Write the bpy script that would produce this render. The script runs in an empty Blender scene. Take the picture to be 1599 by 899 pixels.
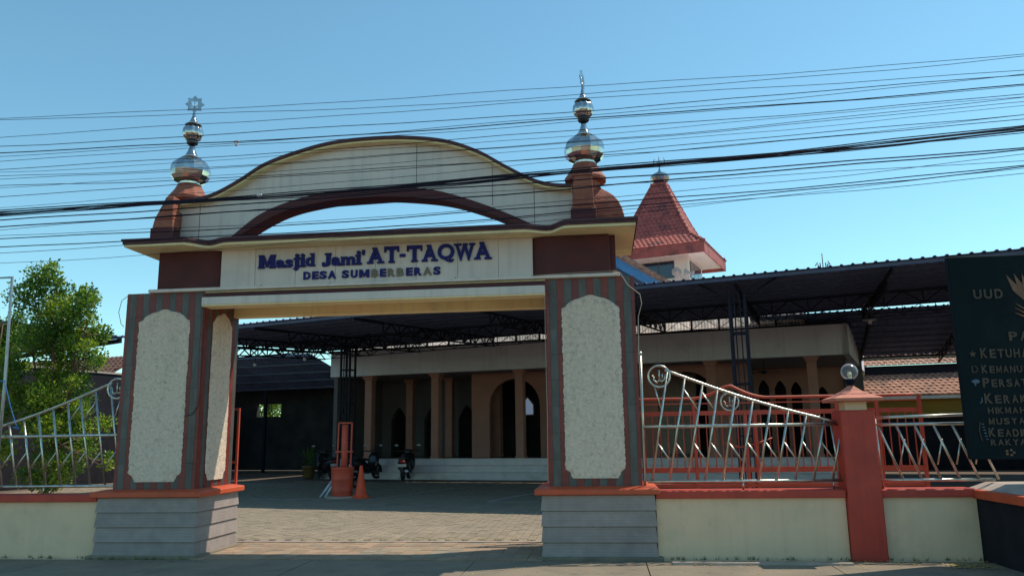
import bpy, bmesh, math, random
from mathutils import Vector, Matrix
random.seed(7)
S = bpy.context.scene
COL = S.collection
rad = math.radians
# ------------------------------------------------------------------ camera
PITCH, YAW, ROLL = 0.0, 0.0, 0.0
CAM = (1223.4, rad(10.589), rad(6.432), rad(-0.841), 0.964, -12.189, 1.818)
def make_camera():
    f, p, y, ro, cx, cy, cz = CAM
    fw = Vector((-math.sin(y)*math.cos(p), math.cos(y)*math.cos(p), math.sin(p)))
    r = Vector((math.cos(y), math.sin(y), 0)); u = r.cross(fw)
    r2 = r*math.cos(ro)+u*math.sin(ro); u2 = -r*math.sin(ro)+u*math.cos(ro)
    m = Matrix((( r2.x, u2.x, -fw.x, cx), (r2.y, u2.y, -fw.y, cy), (r2.z, u2.z, -fw.z, cz), (0, 0, 0, 1)))
    cd = bpy.data.cameras.new('camera'); cd.sensor_width = 36; cd.lens = 36*f/1599
    cd.clip_start = .1; cd.clip_end = 2000
    o = bpy.data.objects.new('camera', cd); COL.objects.link(o); o.matrix_world = m
    S.camera = o
make_camera()
# ------------------------------------------------------------------ light
SUN = Vector((.57, .28, 1)).normalized()
SUN_EL = math.asin(SUN.z); SUN_AZ = math.atan2(SUN.x, SUN.y)   # clockwise from +Y
w = bpy.data.worlds.new('World'); S.world = w; w.use_nodes = True
nt = w.node_tree; bg = nt.nodes['Background']
sky = nt.nodes.new('ShaderNodeTexSky'); sky.sky_type = 'NISHITA'; sky.sun_disc = False
sky.sun_elevation = SUN_EL; sky.sun_rotation = SUN_AZ; sky.air_density = 1.0; sky.dust_density = .2; sky.ozone_density = 1.0
tint = nt.nodes.new('ShaderNodeMix'); tint.data_type = 'RGBA'; tint.blend_type = 'MULTIPLY'; tint.inputs[0].default_value = 1
tint.inputs[7].default_value = (.80, 1.15, 1.05, 1)
nt.links.new(sky.outputs[0], tint.inputs[6]); nt.links.new(tint.outputs[2], bg.inputs[0]); bg.inputs[1].default_value = .15
sl = bpy.data.lights.new('sun', 'SUN'); sl.energy = 3.9; sl.angle = rad(.5); sl.color = (1, .90, .75)
so = bpy.data.objects.new('sun', sl); COL.objects.link(so); so.rotation_euler = (-SUN).to_track_quat('-Z', 'Y').to_euler()
so.location = (20, 10, 40)
S.view_settings.view_transform = 'Standard'; S.view_settings.look = 'None'
S.view_settings.exposure = .15; S.view_settings.gamma = 1

# ------------------------------------------------------------------ materials
MATS = {}
def mat(name, c1, c2=None, scale=3.0, rough=.8, metal=0.0, bump=0.0, bscale=40.0, lines=None, rnd=0.0, dirt=None,
        dscale=1.2, damt=.5, stretch=(1, 1, 1), spec=.5, trans=0.0, alpha=None, emit=None, estr=0, streak=0.0):
    if name in MATS: return MATS[name]
    m = bpy.data.materials.new(name); m.use_nodes = True; n = m.node_tree; b = n.nodes['Principled BSDF']; L = n.links
    geo = n.nodes.new('ShaderNodeNewGeometry')
    mp = n.nodes.new('ShaderNodeMapping'); mp.inputs['Scale'].default_value = stretch
    L.new(geo.outputs['Position'], mp.inputs[0]); P = mp.outputs[0]
    c2 = c2 or tuple(x*.8 for x in c1)
    if not metal and 'leaf' not in name: c1 = (min(c1[0]*1.16, .9), c1[1]*.97, c1[2]*.93); c2 = (min(c2[0]*1.16, .9), c2[1]*.97, c2[2]*.93)
    ns = n.nodes.new('ShaderNodeTexNoise'); ns.inputs['Scale'].default_value = scale; ns.inputs['Detail'].default_value = 6
    L.new(P, ns.inputs['Vector'])
    rmp = n.nodes.new('ShaderNodeMapRange'); rmp.inputs[1].default_value = .3; rmp.inputs[2].default_value = .7
    L.new(ns.outputs['Fac'], rmp.inputs[0])
    mx = n.nodes.new('ShaderNodeMix'); mx.data_type = 'RGBA'
    mx.inputs[6].default_value = (*c1, 1); mx.inputs[7].default_value = (*c2, 1); L.new(rmp.outputs[0], mx.inputs[0])
    col = mx.outputs[2]
    if dirt:
        n2 = n.nodes.new('ShaderNodeTexNoise'); n2.inputs['Scale'].default_value = dscale; n2.inputs['Detail'].default_value = 8
        n2.inputs['Roughness'].default_value = .65
        L.new(geo.outputs['Position'], n2.inputs['Vector'])
        r2 = n.nodes.new('ShaderNodeMapRange'); r2.inputs[1].default_value = .52; r2.inputs[2].default_value = .72
        r2.inputs[4].default_value = damt; L.new(n2.outputs['Fac'], r2.inputs[0])
        m2 = n.nodes.new('ShaderNodeMix'); m2.data_type = 'RGBA'; L.new(r2.outputs[0], m2.inputs[0])
        L.new(col, m2.inputs[6]); m2.inputs[7].default_value = (*dirt, 1); col = m2.outputs[2]
    if streak:
        mp3 = n.nodes.new('ShaderNodeMapping'); mp3.inputs['Scale'].default_value = (9, 9, .5)
        L.new(geo.outputs['Position'], mp3.inputs[0])
        n3 = n.nodes.new('ShaderNodeTexNoise'); n3.inputs['Scale'].default_value = 1.0; n3.inputs['Detail'].default_value = 5
        L.new(mp3.outputs[0], n3.inputs['Vector'])
        r3 = n.nodes.new('ShaderNodeMapRange'); r3.inputs[1].default_value = .5; r3.inputs[2].default_value = .75
        r3.inputs[3].default_value = 1; r3.inputs[4].default_value = 1-streak; L.new(n3.outputs['Fac'], r3.inputs[0])
        m3 = n.nodes.new('ShaderNodeVectorMath'); m3.operation = 'SCALE'; L.new(col, m3.inputs[0]); L.new(r3.outputs[0], m3.inputs[3]); col = m3.outputs[0]
    if rnd:
        oi = n.nodes.new('ShaderNodeObjectInfo'); rr = n.nodes.new('ShaderNodeMapRange')
        rr.inputs[3].default_value = 1-rnd; rr.inputs[4].default_value = 1+rnd; L.new(oi.outputs['Random'], rr.inputs[0])
        vm = n.nodes.new('ShaderNodeVectorMath'); vm.operation = 'SCALE'; L.new(col, vm.inputs[0]); L.new(rr.outputs[0], vm.inputs[3]); col = vm.outputs[0]
    L.new(col, b.inputs['Base Color'])
    b.inputs['Roughness'].default_value = rough; b.inputs['Metallic'].default_value = metal
    b.inputs['Specular IOR Level'].default_value = spec
    if trans: b.inputs['Transmission Weight'].default_value = trans
    if emit: b.inputs['Emission Color'].default_value = (*emit, 1); b.inputs['Emission Strength'].default_value = estr
    if bump:
        bn = n.nodes.new('ShaderNodeTexNoise'); bn.inputs['Scale'].default_value = bscale; bn.inputs['Detail'].default_value = 4
        L.new(geo.outputs['Position'], bn.inputs['Vector'])
        bp = n.nodes.new('ShaderNodeBump'); bp.inputs['Strength'].default_value = bump; bp.inputs['Distance'].default_value = .02
        h = bn.outputs['Fac']
        if lines:
            sx = n.nodes.new('ShaderNodeSeparateXYZ'); L.new(geo.outputs['Position'], sx.inputs[0])
            mu = n.nodes.new('ShaderNodeMath'); mu.operation = 'MULTIPLY'; mu.inputs[1].default_value = lines; L.new(sx.outputs[2], mu.inputs[0])
            fr = n.nodes.new('ShaderNodeMath'); fr.operation = 'FRACT'; L.new(mu.outputs[0], fr.inputs[0])
            sm = n.nodes.new('ShaderNodeMath'); sm.operation = 'GREATER_THAN'; sm.inputs[1].default_value = .16; L.new(fr.outputs[0], sm.inputs[0])
            ad = n.nodes.new('ShaderNodeMath'); ad.operation = 'MULTIPLY_ADD'; L.new(h, ad.inputs[0]); ad.inputs[1].default_value = .3; L.new(sm.outputs[0], ad.inputs[2]); h = ad.outputs[0]
        L.new(h, bp.inputs['Height']); L.new(bp.outputs[0], b.inputs['Normal'])
    MATS[name] = m
    return m
M_STONE = mat('grey_clad_stone', (.25, .245, .235), (.31, .305, .29), 6, .85, bump=.5, bscale=60, lines=22, rnd=.07, dirt=(.12, .11, .11), damt=.35)
M_CAPRED = mat('orange_red_paint', (.52, .10, .035), (.42, .075, .03), 4, .55, bump=.15, bscale=30, dirt=(.25, .06, .03), damt=.4)
M_MAROON = mat('maroon_paint', (.085, .020, .020), (.062, .017, .018), 3, .75, bump=.2, bscale=25, dirt=(.05, .02, .02), damt=.5)
M_TRIM = mat('dark_plum_trim_paint', (.085, .035, .045), (.055, .022, .032), 5, .7, bump=.2, bscale=30, dirt=(.03, .02, .02), damt=.6)
M_PILRED = mat('brick_red_paint', (.46, .055, .03), (.36, .042, .026), 2.5, .6, bump=.15, bscale=20, dirt=(.18, .04, .03), damt=.35, streak=.15)
M_CREAM = mat('cream_wall_paint', (.71, .59, .40), (.63, .53, .36), 1.3, .8, bump=.25, bscale=18, dirt=(.34, .31, .22), dscale=1.7, damt=.3, streak=.07)
M_SOFFIT = mat('bounce_tinted_soffit_paint', (.84, .80, .46), (.78, .73, .43), 1.6, .8, bump=.15, bscale=14, dirt=(.40, .34, .2), damt=.35, streak=.12)  # cream soffits; yellow ground bounce is mixed into the paint colour
M_PANEL = mat('white_tile_cladding', (.62, .62, .56), (.55, .56, .52), 1.2, .45, bump=.05, bscale=6, rnd=.03, dirt=(.38, .37, .33), dscale=1.4, damt=.35, streak=.16)
M_STUCCO = mat('rough_white_stucco', (.73, .68, .56), (.56, .53, .43), 22, .95, bump=1.0, bscale=45, dirt=(.22, .21, .16), dscale=16, damt=.55, streak=.10)
M_TRED = mat('red_stripe_tile', (.19, .034, .027), (.13, .026, .02), 14, .45, bump=.1, bscale=20, rnd=.12)
M_TGREY = mat('grey_stripe_tile', (.095, .102, .095), (.056, .062, .058), 12, .45, bump=.1, bscale=20, rnd=.12, stretch=(1, 1, .35))
M_GROUT = mat('tile_grout', (.06, .04, .035), rough=.9)
M_DOME = mat('terracotta_dome_paint', (.31, .115, .065), (.21, .07, .045), 7, .75, bump=.5, bscale=35, dirt=(.10, .05, .04), damt=.5, dscale=3)
M_STEEL = mat('polished_stainless_steel', (.56, .55, .53), (.40, .39, .38), 8, .10, 1.0, bump=.06, bscale=4)
M_RAIL = mat('stainless_tube', (.62, .60, .52), (.42, .40, .35), 12, .3, .95, bump=.1, bscale=30)
M_TARN = mat('tarnished_metal', (.12, .11, .11), (.06, .06, .06), 20, .45, .8)
M_GATE = mat('red_gate_paint', (.50, .078, .038), (.40, .066, .034), 6, .55, bump=.1, bscale=40, dirt=(.2, .06, .04), damt=.4, dscale=4)
M_BLUE = mat('blue_letter_acrylic', (.010, .012, .17), (.008, .010, .12), 9, .5, spec=.25)
M_FADE = mat('bare_grey_letter', (.20, .20, .15), (.13, .13, .1), 20, .7)
M_BLACK = mat('black_cable_rubber', (.006, .009, .022), rough=.85, spec=.12)
M_CABLEW = mat('old_white_cable', (.4, .37, .3), rough=.7)
M_CANOPY = mat('haze_blue_roof_steel', (.19, .29, .52), (.14, .22, .43), 3, .6, .0, bump=.1, bscale=10, rnd=.15, dirt=(.09, .08, .08), damt=.4)  # blue-black sheet lifted to blue, with veiling haze put into the colour
M_TRUSS = mat('black_painted_steel', (.013, .018, .034), (.009, .012, .024), 6, .6, spec=.2, rnd=.1)
M_PURLIN = mat('haze_blue_purlin_steel', (.07, .10, .19), (.05, .075, .15), 6, .5)  # same haze blue put into the purlin colour
M_POLY = mat('translucent_corrugated_sheet', (.70, .70, .64), (.55, .55, .5), 5, .5, rnd=.15, dirt=(.18, .17, .14), damt=.5, dscale=3)
M_FASCIA = mat('mosque_cream_plaster', (.70, .80, .88), (.63, .72, .80), .7, .85, bump=.1, bscale=10, streak=.12, dirt=(.45, .45, .42), damt=.35)
M_PEACH = mat('peach_column_paint', (.42, .235, .18), (.35, .20, .155), 2, .7, bump=.1, bscale=10)
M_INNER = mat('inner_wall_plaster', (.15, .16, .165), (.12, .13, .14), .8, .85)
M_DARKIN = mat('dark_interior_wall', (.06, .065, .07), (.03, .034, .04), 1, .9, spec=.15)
M_STEP = mat('pale_step_tile', (.70, .72, .74), (.6, .63, .66), 3, .4, rnd=.04, dirt=(.25, .25, .25), damt=.4)
M_GLASSD = mat('dark_window_glass', (.02, .035, .06), rough=.08, spec=.8)
M_WINLIT = mat('pale_blue_window_light', (.5, .62, .8), rough=.4, emit=(.45, .6, .85), estr=.22)  # panes glow in place of daylight coming through the windows
M_TOWER = mat('tower_cream_plaster', (.76, .76, .68), (.70, .70, .62), 1, .85, bump=.1, bscale=8, streak=.15)
M_TILER = mat('red_roof_tile', (.40, .105, .085), (.27, .075, .065), 3.0, .7, bump=.2, bscale=30, dirt=(.045, .025, .03), dscale=1.6, damt=.9)
M_TILEO = mat('weathered_clay_tile', (.46, .27, .18), (.20, .11, .08), 5, .85, bump=.2, bscale=30, dirt=(.07, .055, .045), dscale=1.1, damt=.85)
M_PAVER = mat('grey_concrete_paver', (.275, .265, .195), (.215, .21, .16), 2.2, .9, bump=.4, bscale=90, dirt=(.15, .13, .10), dscale=.9, damt=.6, rnd=.12)
M_JOINT = mat('paver_joint_sand', (.14, .12, .09), (.1, .085, .065), 20, .95)
M_APR = mat('reddish_apron_paver', (.31, .245, .165), (.24, .205, .145), 3, .9, bump=.35, bscale=90, rnd=.16, dirt=(.26, .23, .18), dscale=1.5, damt=.6)
M_CONC = mat('weathered_concrete', (.225, .215, .155), (.16, .155, .12), 1.1, .92, bump=.6, bscale=50, dirt=(.10, .09, .075), dscale=2.1, damt=.6)
M_KERB = mat('kerb_concrete', (.40, .38, .33), (.3, .29, .25), 3, .9, bump=.4, bscale=40, dirt=(.15, .14, .12), damt=.5)
M_SOIL = mat('dusty_ground', (.26, .21, .15), (.19, .155, .11), .3, .95)
M_WHITE = mat('white_road_paint', (.6, .62, .62), (.42, .43, .43), 12, .7)
M_BARK = mat('grey_brown_bark', (.14, .10, .07), (.08, .06, .045), 10, .9, bump=.5, bscale=30)
M_LEAF = mat('glossy_green_leaf', (.085, .16, .025), (.045, .10, .018), 7, .42, trans=0)
M_LEAFY = mat('yellow_green_leaf', (.27, .33, .04), (.16, .24, .035), 6, .42)
def leafify(m, amt, tn=(1.9, 1.9, .9)):
    n = m.node_tree; b = n.nodes['Principled BSDF']; o = n.nodes['Material Output']; t = n.nodes.new('ShaderNodeBsdfTranslucent')
    src = b.inputs['Base Color'].links[0].from_socket; sc = n.nodes.new('ShaderNodeVectorMath'); sc.operation = 'MULTIPLY'; sc.inputs[1].default_value = tn
    n.links.new(src, sc.inputs[0]); n.links.new(sc.outputs[0], t.inputs[0]); mx = n.nodes.new('ShaderNodeMixShader'); mx.inputs[0].default_value = amt
    n.links.new(b.outputs[0], mx.inputs[1]); n.links.new(t.outputs[0], mx.inputs[2]); n.links.new(mx.outputs[0], o.inputs[0])
leafify(M_POLY, .6, (1.25, 1.4, 1.5)); leafify(M_LEAF, .45, (1.7, 1.9, .9)); leafify(M_LEAFY, .5, (1.7, 1.8, .8))
M_DRYLEAF = mat('dry_yellow_leaf', (.55, .42, .12), (.4, .3, .1), 9, .8)
M_CONE = mat('orange_red_plastic', (.85, .11, .03), (.75, .09, .03), 5, .45, dirt=(.3, .08, .05), damt=.4, dscale=5)
M_BARREL = mat('faded_red_drum', (.60, .10, .05), (.48, .08, .045), 4, .55, dirt=(.25, .08, .06), damt=.5, dscale=4)
M_PIPE = mat('pale_blue_pvc', (.5, .62, .72), (.4, .52, .62), 4, .4)
M_BIKE = mat('black_scooter_plastic', (.015, .015, .02), rough=.3)
M_TYRE = mat('tyre_rubber', (.02, .02, .02), rough=.85)
M_PLATE = mat('white_number_plate', (.7, .75, .78), rough=.4)
M_RLENS = mat('red_tail_lens', (.4, .02, .02), rough=.25)
M_POT = mat('mustard_pot', (.16, .11, .03), rough=.7)
M_BOARD = mat('blackish_green_board', (.006, .016, .021), (.005, .012, .016), 2, .85, spec=.12, dirt=(.03, .04, .04), damt=.3)
M_GOLD = mat('faded_gold_paint', (.062, .048, .028), (.034, .027, .017), 9, .6)
M_WING = mat('ochre_feather_paint', (.18, .10, .05), (.12, .07, .04), 8, .6)
M_ICON = mat('pale_blue_icon_paint', (.06, .13, .18), (.04, .09, .13), 8, .6)
M_DARKMASONRY = mat('dark_and_shaded_masonry', (.020, .024, .032), (.013, .016, .022), 3, .9, spec=.15, bump=.4, bscale=15)  # black on the side wall; stands for shade on the left perimeter wall
M_BLUEB = mat('blue_bargeboard', (.06, .22, .42), (.05, .17, .34), 4, .6)
M_BLUEG = mat('slate_blue_gable', (.05, .08, .12), rough=.7)
M_ROPE = mat('blue_rope', (.03, .2, .5), rough=.7)
M_GALV = mat('galvanised_pipe', (.42, .44, .45), (.3, .32, .33), 10, .4, .8)
M_HORN = mat('grey_horn_metal', (.45, .44, .42), rough=.5)
M_LAMP = mat('warm_bulb', (.9, .85, .6), rough=.4)
M_YELL = mat('ochre_yellow_wall', (.42, .30, .06), (.35, .25, .06), 1, .8)
def glass_mat():
    m = bpy.data.materials.new('clear_globe_glass'); m.use_nodes = True; n = m.node_tree; n.nodes.clear()
    o = n.nodes.new('ShaderNodeOutputMaterial'); g = n.nodes.new('ShaderNodeBsdfGlossy'); g.inputs['Roughness'].default_value = .04
    t = n.nodes.new('ShaderNodeBsdfTransparent'); t.inputs[0].default_value = (.82, .84, .85, 1)
    lw0 = n.nodes.new('ShaderNodeLayerWeight'); lw0.inputs[0].default_value = .5; lw = n.nodes.new('ShaderNodeMapRange'); lw.inputs[1].default_value = .25; lw.inputs[2].default_value = 1.0; lw.inputs[3].default_value = .10; lw.inputs[3].default_value = .04; lw.inputs[4].default_value = .30; n.links.new(lw0.outputs['Facing'], lw.inputs[0])
    mx = n.nodes.new('ShaderNodeMixShader'); n.links.new(lw.outputs[0], mx.inputs[0]); n.links.new(t.outputs[0], mx.inputs[1]); n.links.new(g.outputs[0], mx.inputs[2])
    d = n.nodes.new('ShaderNodeBsdfDiffuse'); d.inputs[0].default_value = (.75, .78, .8, 1); p = n.nodes.new('ShaderNodeMath'); p.operation = 'POWER'; p.inputs[1].default_value = 3
    q = n.nodes.new('ShaderNodeMath'); q.operation = 'MULTIPLY_ADD'; q.inputs[1].default_value = .55; q.inputs[2].default_value = .07; n.links.new(lw0.outputs['Facing'], p.inputs[0]); n.links.new(p.outputs[0], q.inputs[0])
    m2 = n.nodes.new('ShaderNodeMixShader'); n.links.new(q.outputs[0], m2.inputs[0]); n.links.new(mx.outputs[0], m2.inputs[1]); n.links.new(d.outputs[0], m2.inputs[2]); n.links.new(m2.outputs[0], o.inputs[0]); return m
M_GLOBE = glass_mat()

M_TILED = mat('shaded_brown_roof_tile', (.15, .085, .065), (.08, .05, .04), 5, .9)  # darker copy of the clay tile, shade put into its colour
M_WEED = mat('dusty_weed_leaf', (.12, .17, .05), (.16, .16, .07), 9, .6)
# ------------------------------------------------------------------ helpers
AZ = rad(-14.0)
ORG = {}
class MB:
    def __init__(s): s.v = []; s.f = []; s.sm = []
    def add(s, vs, fs, smooth=False):
        k = len(s.v); s.v += [tuple(p) for p in vs]; s.f += [tuple(i+k for i in f) for f in fs]; s.sm += [smooth]*len(fs); return s
    def box(s, x0, x1, y0, y1, z0, z1):
        vs = [(x, y, z) for z in (z0, z1) for y in (y0, y1) for x in (x0, x1)]
        return s.add(vs, [(0, 2, 3, 1), (4, 5, 7, 6), (0, 1, 5, 4), (2, 6, 7, 3), (0, 4, 6, 2), (1, 3, 7, 5)])
    def hexa(s, vs):   # 8 verts: bottom loop (4) then top loop (4)
        return s.add(vs, [(3, 2, 1, 0), (4, 5, 6, 7), (0, 1, 5, 4), (1, 2, 6, 5), (2, 3, 7, 6), (3, 0, 4, 7)])
    def bar(s, a, b, w, h=None, up=(0, 0, 1)):
        a = Vector(a); b = Vector(b); d = (b-a).normalized(); h = h or w; up = Vector(up)
        if abs(d.dot(up)) > .98: up = Vector((0, 1, 0))
        x = d.cross(up).normalized(); y = x.cross(d)
        vs = [p+x*i*w/2+y*j*h/2 for p in (a, b) for i, j in ((-1, -1), (1, -1), (1, 1), (-1, 1))]
        return s.hexa(vs)
    def tube(s, pts, r, n=8, caps=True):
        pts = [Vector(p) for p in pts]; rs = r if isinstance(r, (list, tuple)) else [r]*len(pts)
        ring = []; px = None
        for i, p in enumerate(pts):
            d = (pts[min(i+1, len(pts)-1)]-pts[max(i-1, 0)]).normalized()
            if px is None:
                up = Vector((0, 0, 1)) if abs(d.z) < .9 else Vector((0, 1, 0)); px = d.cross(up).normalized()
            px = (px-d*px.dot(d)).normalized(); py = d.cross(px)
            ring.append([p+(px*math.cos(t)+py*math.sin(t))*rs[i] for t in [2*math.pi*k/n for k in range(n)]])
        k0 = len(s.v); s.v += [tuple(q) for rg in ring for q in rg]
        for i in range(len(pts)-1):
            for k in range(n):
                a = k0+i*n+k; b = k0+i*n+(k+1) % n; s.f.append((a, b, b+n, a+n)); s.sm.append(n > 5)
        if caps:
            s.f.append(tuple(k0+k for k in range(n))[::-1]); s.sm.append(False)
            s.f.append(tuple(k0+(len(pts)-1)*n+k for k in range(n))); s.sm.append(False)
        return s
    def lathe(s, prof, c, n=24, smooth=True, ph=0.0, wob=None):
        k0 = len(s.v)
        for (r, z) in prof:
            for k in range(n):
                t = 2*math.pi*k/n+ph; rr = r*(wob(k, z) if wob else 1)
                s.v.append((c[0]+rr*math.cos(t), c[1]+rr*math.sin(t), c[2]+z))
        for i in range(len(prof)-1):
            for k in range(n):
                a = k0+i*n+k; b = k0+i*n+(k+1) % n; s.f.append((a, b, b+n, a+n)); s.sm.append(smooth)
        s.f.append(tuple(k0+k for k in range(n))[::-1]); s.sm.append(False)
        s.f.append(tuple(k0+(len(prof)-1)*n+k for k in range(n))); s.sm.append(False)
        return s
    def sphere(s, c, r, n=16, m=10, smooth=True, sc=(1, 1, 1)):
        pr = []
        k0 = len(s.v)
        for i in range(m+1):
            a = -math.pi/2+math.pi*i/m; rr = max(r*math.cos(a), r*.01)
            for k in range(n):
                t = 2*math.pi*k/n; s.v.append((c[0]+rr*math.cos(t)*sc[0], c[1]+rr*math.sin(t)*sc[1], c[2]+r*math.sin(a)*sc[2]))
        for i in range(m):
            for k in range(n):
                a = k0+i*n+k; b = k0+i*n+(k+1) % n; s.f.append((a, b, b+n, a+n)); s.sm.append(smooth)
        return s
    def prism(s, poly, a0, a1, axis='y'):   # polygon in (h, z); extruded along axis y (h=x) or x (h=y)
        n = len(poly); m = (lambda h, z, a: (h, a, z)) if axis == 'y' else (lambda h, z, a: (a, h, z))
        if axis == 'z': m = lambda h, z, a: (h, z, a)
        vs = [m(h, z, a0) for h, z in poly]+[m(h, z, a1) for h, z in poly]
        fs = [tuple(range(n)), tuple(range(n, 2*n))[::-1]]+[(i, i+n, (i+1) % n+n, (i+1) % n) for i in range(n)]
        return s.add(vs, fs)
    def band(s, lo, hi, y0, y1):            # solid between two (x,z) polylines of equal count, extruded in y
        n = len(lo); k = len(s.v)
        for P, y in ((lo, y0), (hi, y0), (hi, y1), (lo, y1)): s.v += [(x, y, z) for x, z in P]
        for i in range(n-1):
            for a in range(4):
                b = (a+1) % 4; s.f.append((k+a*n+i, k+a*n+i+1, k+b*n+i+1, k+b*n+i)); s.sm.append(False)
        s.f.append((k, k+n, k+2*n, k+3*n)); s.f.append((k+n-1, k+4*n-1, k+3*n-1, k+2*n-1)); s.sm += [False, False]
        return s
    def mesh(s, name, m, org=(0, 0, 0)):
        me = bpy.data.meshes.new(name)
        me.from_pydata([(x-org[0], y-org[1], z-org[2]) for x, y, z in s.v], [], s.f)
        me.materials.append(m); me.polygons.foreach_set('use_smooth', s.sm); me.update()
        bm = bmesh.new(); bm.from_mesh(me); bmesh.ops.recalc_face_normals(bm, faces=bm.faces); bm.to_mesh(me); bm.free()
        return me
    def build(s, name, m, parent=None, label=None, bevel=0, kind=None, fix=True):
        org = ORG[root_of(parent).name] if parent else (0, 0, 0)
        o = bpy.data.objects.new(name, s.mesh(name, m, org)); COL.objects.link(o)
        if parent: o.parent = parent
        if label: o['label'] = label
        if kind: o['kind'] = kind
        if bevel:
            b = o.modifiers.new('bevel', 'BEVEL'); b.width = bevel; b.segments = 1; b.limit_method = 'ANGLE'; b.angle_limit = rad(40)
        return o
def root_of(o):
    while o.parent: o = o.parent
    return o
def thing(name, label, cat, org=(0, 0, 0), frame='G', group=None):
    o = bpy.data.objects.new(name, None); COL.objects.link(o); o.empty_display_size = .3
    if frame == 'M':
        o.location = (org[0]*math.cos(AZ)-org[1]*math.sin(AZ), org[0]*math.sin(AZ)+org[1]*math.cos(AZ), org[2]); o.rotation_euler = (0, 0, AZ)
    else: o.location = org
    o['label'] = label; o['category'] = cat
    if group: o['group'] = group
    ORG[o.name] = org
    return o
def piece(name, me, parent, loc=(0, 0, 0), rot=None, label=None):   # shared mesh; loc in the thing's frame (absolute)
    o = bpy.data.objects.new(name, me); COL.objects.link(o); o.parent = parent
    g = ORG[root_of(parent).name]; o.location = (loc[0]-g[0], loc[1]-g[1], loc[2]-g[2])
    if rot: o.rotation_euler = rot
    if label: o['label'] = label
    return o
def tree_copy(o, label=None, loc=None, rotz=None):
    def rec(a, parent):
        c = a.copy(); COL.objects.link(c)
        if parent: c.parent = parent
        for ch in [x for x in COL.objects if x.parent == a]: rec(ch, c)
        return c
    r = rec(o, None)
    ORG[r.name] = ORG[o.name]
    if label: r['label'] = label
    if loc: r.location = loc
    if rotz is not None: r.rotation_euler = (0, 0, rotz)
    return r
def MW(u, v, z=0): return (u*math.cos(AZ)-v*math.sin(AZ), u*math.sin(AZ)+v*math.cos(AZ), z)
def glyph(ch, x0, x1, z0, z1, y, depth, offs=0.0, serif=False):
    """solid letter facing -y filling the given rectangle"""
    if ch == 'M':
        W = x1-x0; H = z1-z0; k = .30 if offs > .01 else .22
        P = [(0, 0), (0, 1), (k, 1), (.5, .40), (1-k, 1), (1, 1), (1, 0), (1-k, 0), (1-k, .58), (.57, .10), (.43, .10), (k, .58), (k, 0)]
        mb = MB().prism([(x0+a*W, z0+b*H) for a, b in P], y-depth, y)
        if serif:
            for a, b, c, d in ((-.04, k+.06, 0, .13), (.94-k, 1.04, 0, .13), (-.04, k, .87, 1), (1-k, 1.04, .87, 1)): mb.box(x0+a*W, x0+b*W, y-depth-.002, y, z0+c*H, z0+d*H)
        return mb
    cu = bpy.data.curves.new('g', 'FONT'); cu.body = ch; cu.size = 1; cu.extrude = .5; cu.offset = offs; cu.resolution_u = 4
    o = bpy.data.objects.new('g', cu); COL.objects.link(o)
    dg = bpy.context.evaluated_depsgraph_get(); me = bpy.data.meshes.new_from_object(o.evaluated_get(dg))
    bpy.data.objects.remove(o); bpy.data.curves.remove(cu)
    xs = [v.co.x for v in me.vertices]; ys = [v.co.y for v in me.vertices]
    ax, bx, ay, by = min(xs), max(xs), min(ys), max(ys)
    mb = MB(); W = x1-x0; H = z1-z0
    f = lambda c: (x0+(c.x-ax)/(bx-ax)*W, y-depth*.5-c.z*depth, z0+(c.y-ay)/(by-ay)*H)
    mb.add([f(v.co) for v in me.vertices], [tuple(p.vertices) for p in me.polygons])
    bpy.data.meshes.remove(me)
    if serif:
        t = min(.033, H*.14); q = y-depth-.002
        def sb(a, b, top=False, k=1.0):
            zz = (z1-t, z1) if top else (z0, z0+t); mb.box(x0+a*W, x0+b*W, q, y, zz[0], zz[1])
        if ch == 'M': sb(-.03, .32); sb(.66, 1.03); sb(-.03, .26, 1); sb(.74, 1.03, 1)
        elif ch == 'A': sb(-.06, .36); sb(.60, 1.06); sb(.28, .6, 1)
        elif ch == 'T': sb(.28, .72); mb.box(x0-.005, x0+.1*W, q, y, z1-.35*H, z1); mb.box(x1-.1*W, x1+.005, q, y, z1-.35*H, z1)
        elif ch == 'W': sb(-.05, .34, 1); sb(.40, .66, 1); sb(.74, 1.05, 1)
        elif ch == 'm': sb(-.05, .27); sb(.36, .64); sb(.73, 1.05); mb.box(x0-.05*W, x0+.12*W, q, y, z1-t, z1)
        elif ch == 'i': sb(-.35, 1.35); mb.box(x0-.3*W, x0+.3*W, q, y, z0+.58*H, z0+.58*H+t)
        elif ch == 'd': sb(.7, 1.12); mb.box(x0+.52*W, x0+.85*W, q, y, z1-t, z1)
        elif ch == 'j': mb.box(x0+.1*W, x0+.75*W, q, y, z0+.64*H, z0+.64*H+t)
        elif ch == 'a': sb(.75, 1.12)
        elif ch == 'J': sb(.3, 1.1, 1); mb.box(x0-.02*W, x0+.3*W, q, y, z0+.05*H, z0+.33*H)
    return mb

# ------------------------------------------------------------------ sky-less setting: ground
def sheet(name, x0, x1, y0, y1, z, m, rot=0):
    mb = MB(); mb.box(x0, x1, y0, y1, z-.25, z); o = mb.build(name, m, kind='structure')
    o.rotation_euler = (0, 0, rot); return o
g = MB(); g.add([(-900, -900, -.05), (900, -900, -.05), (900, 900, -.05), (-900, 900, -.05)], [(0, 1, 2, 3)])
g.build('ground', M_SOIL, kind='structure')
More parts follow.
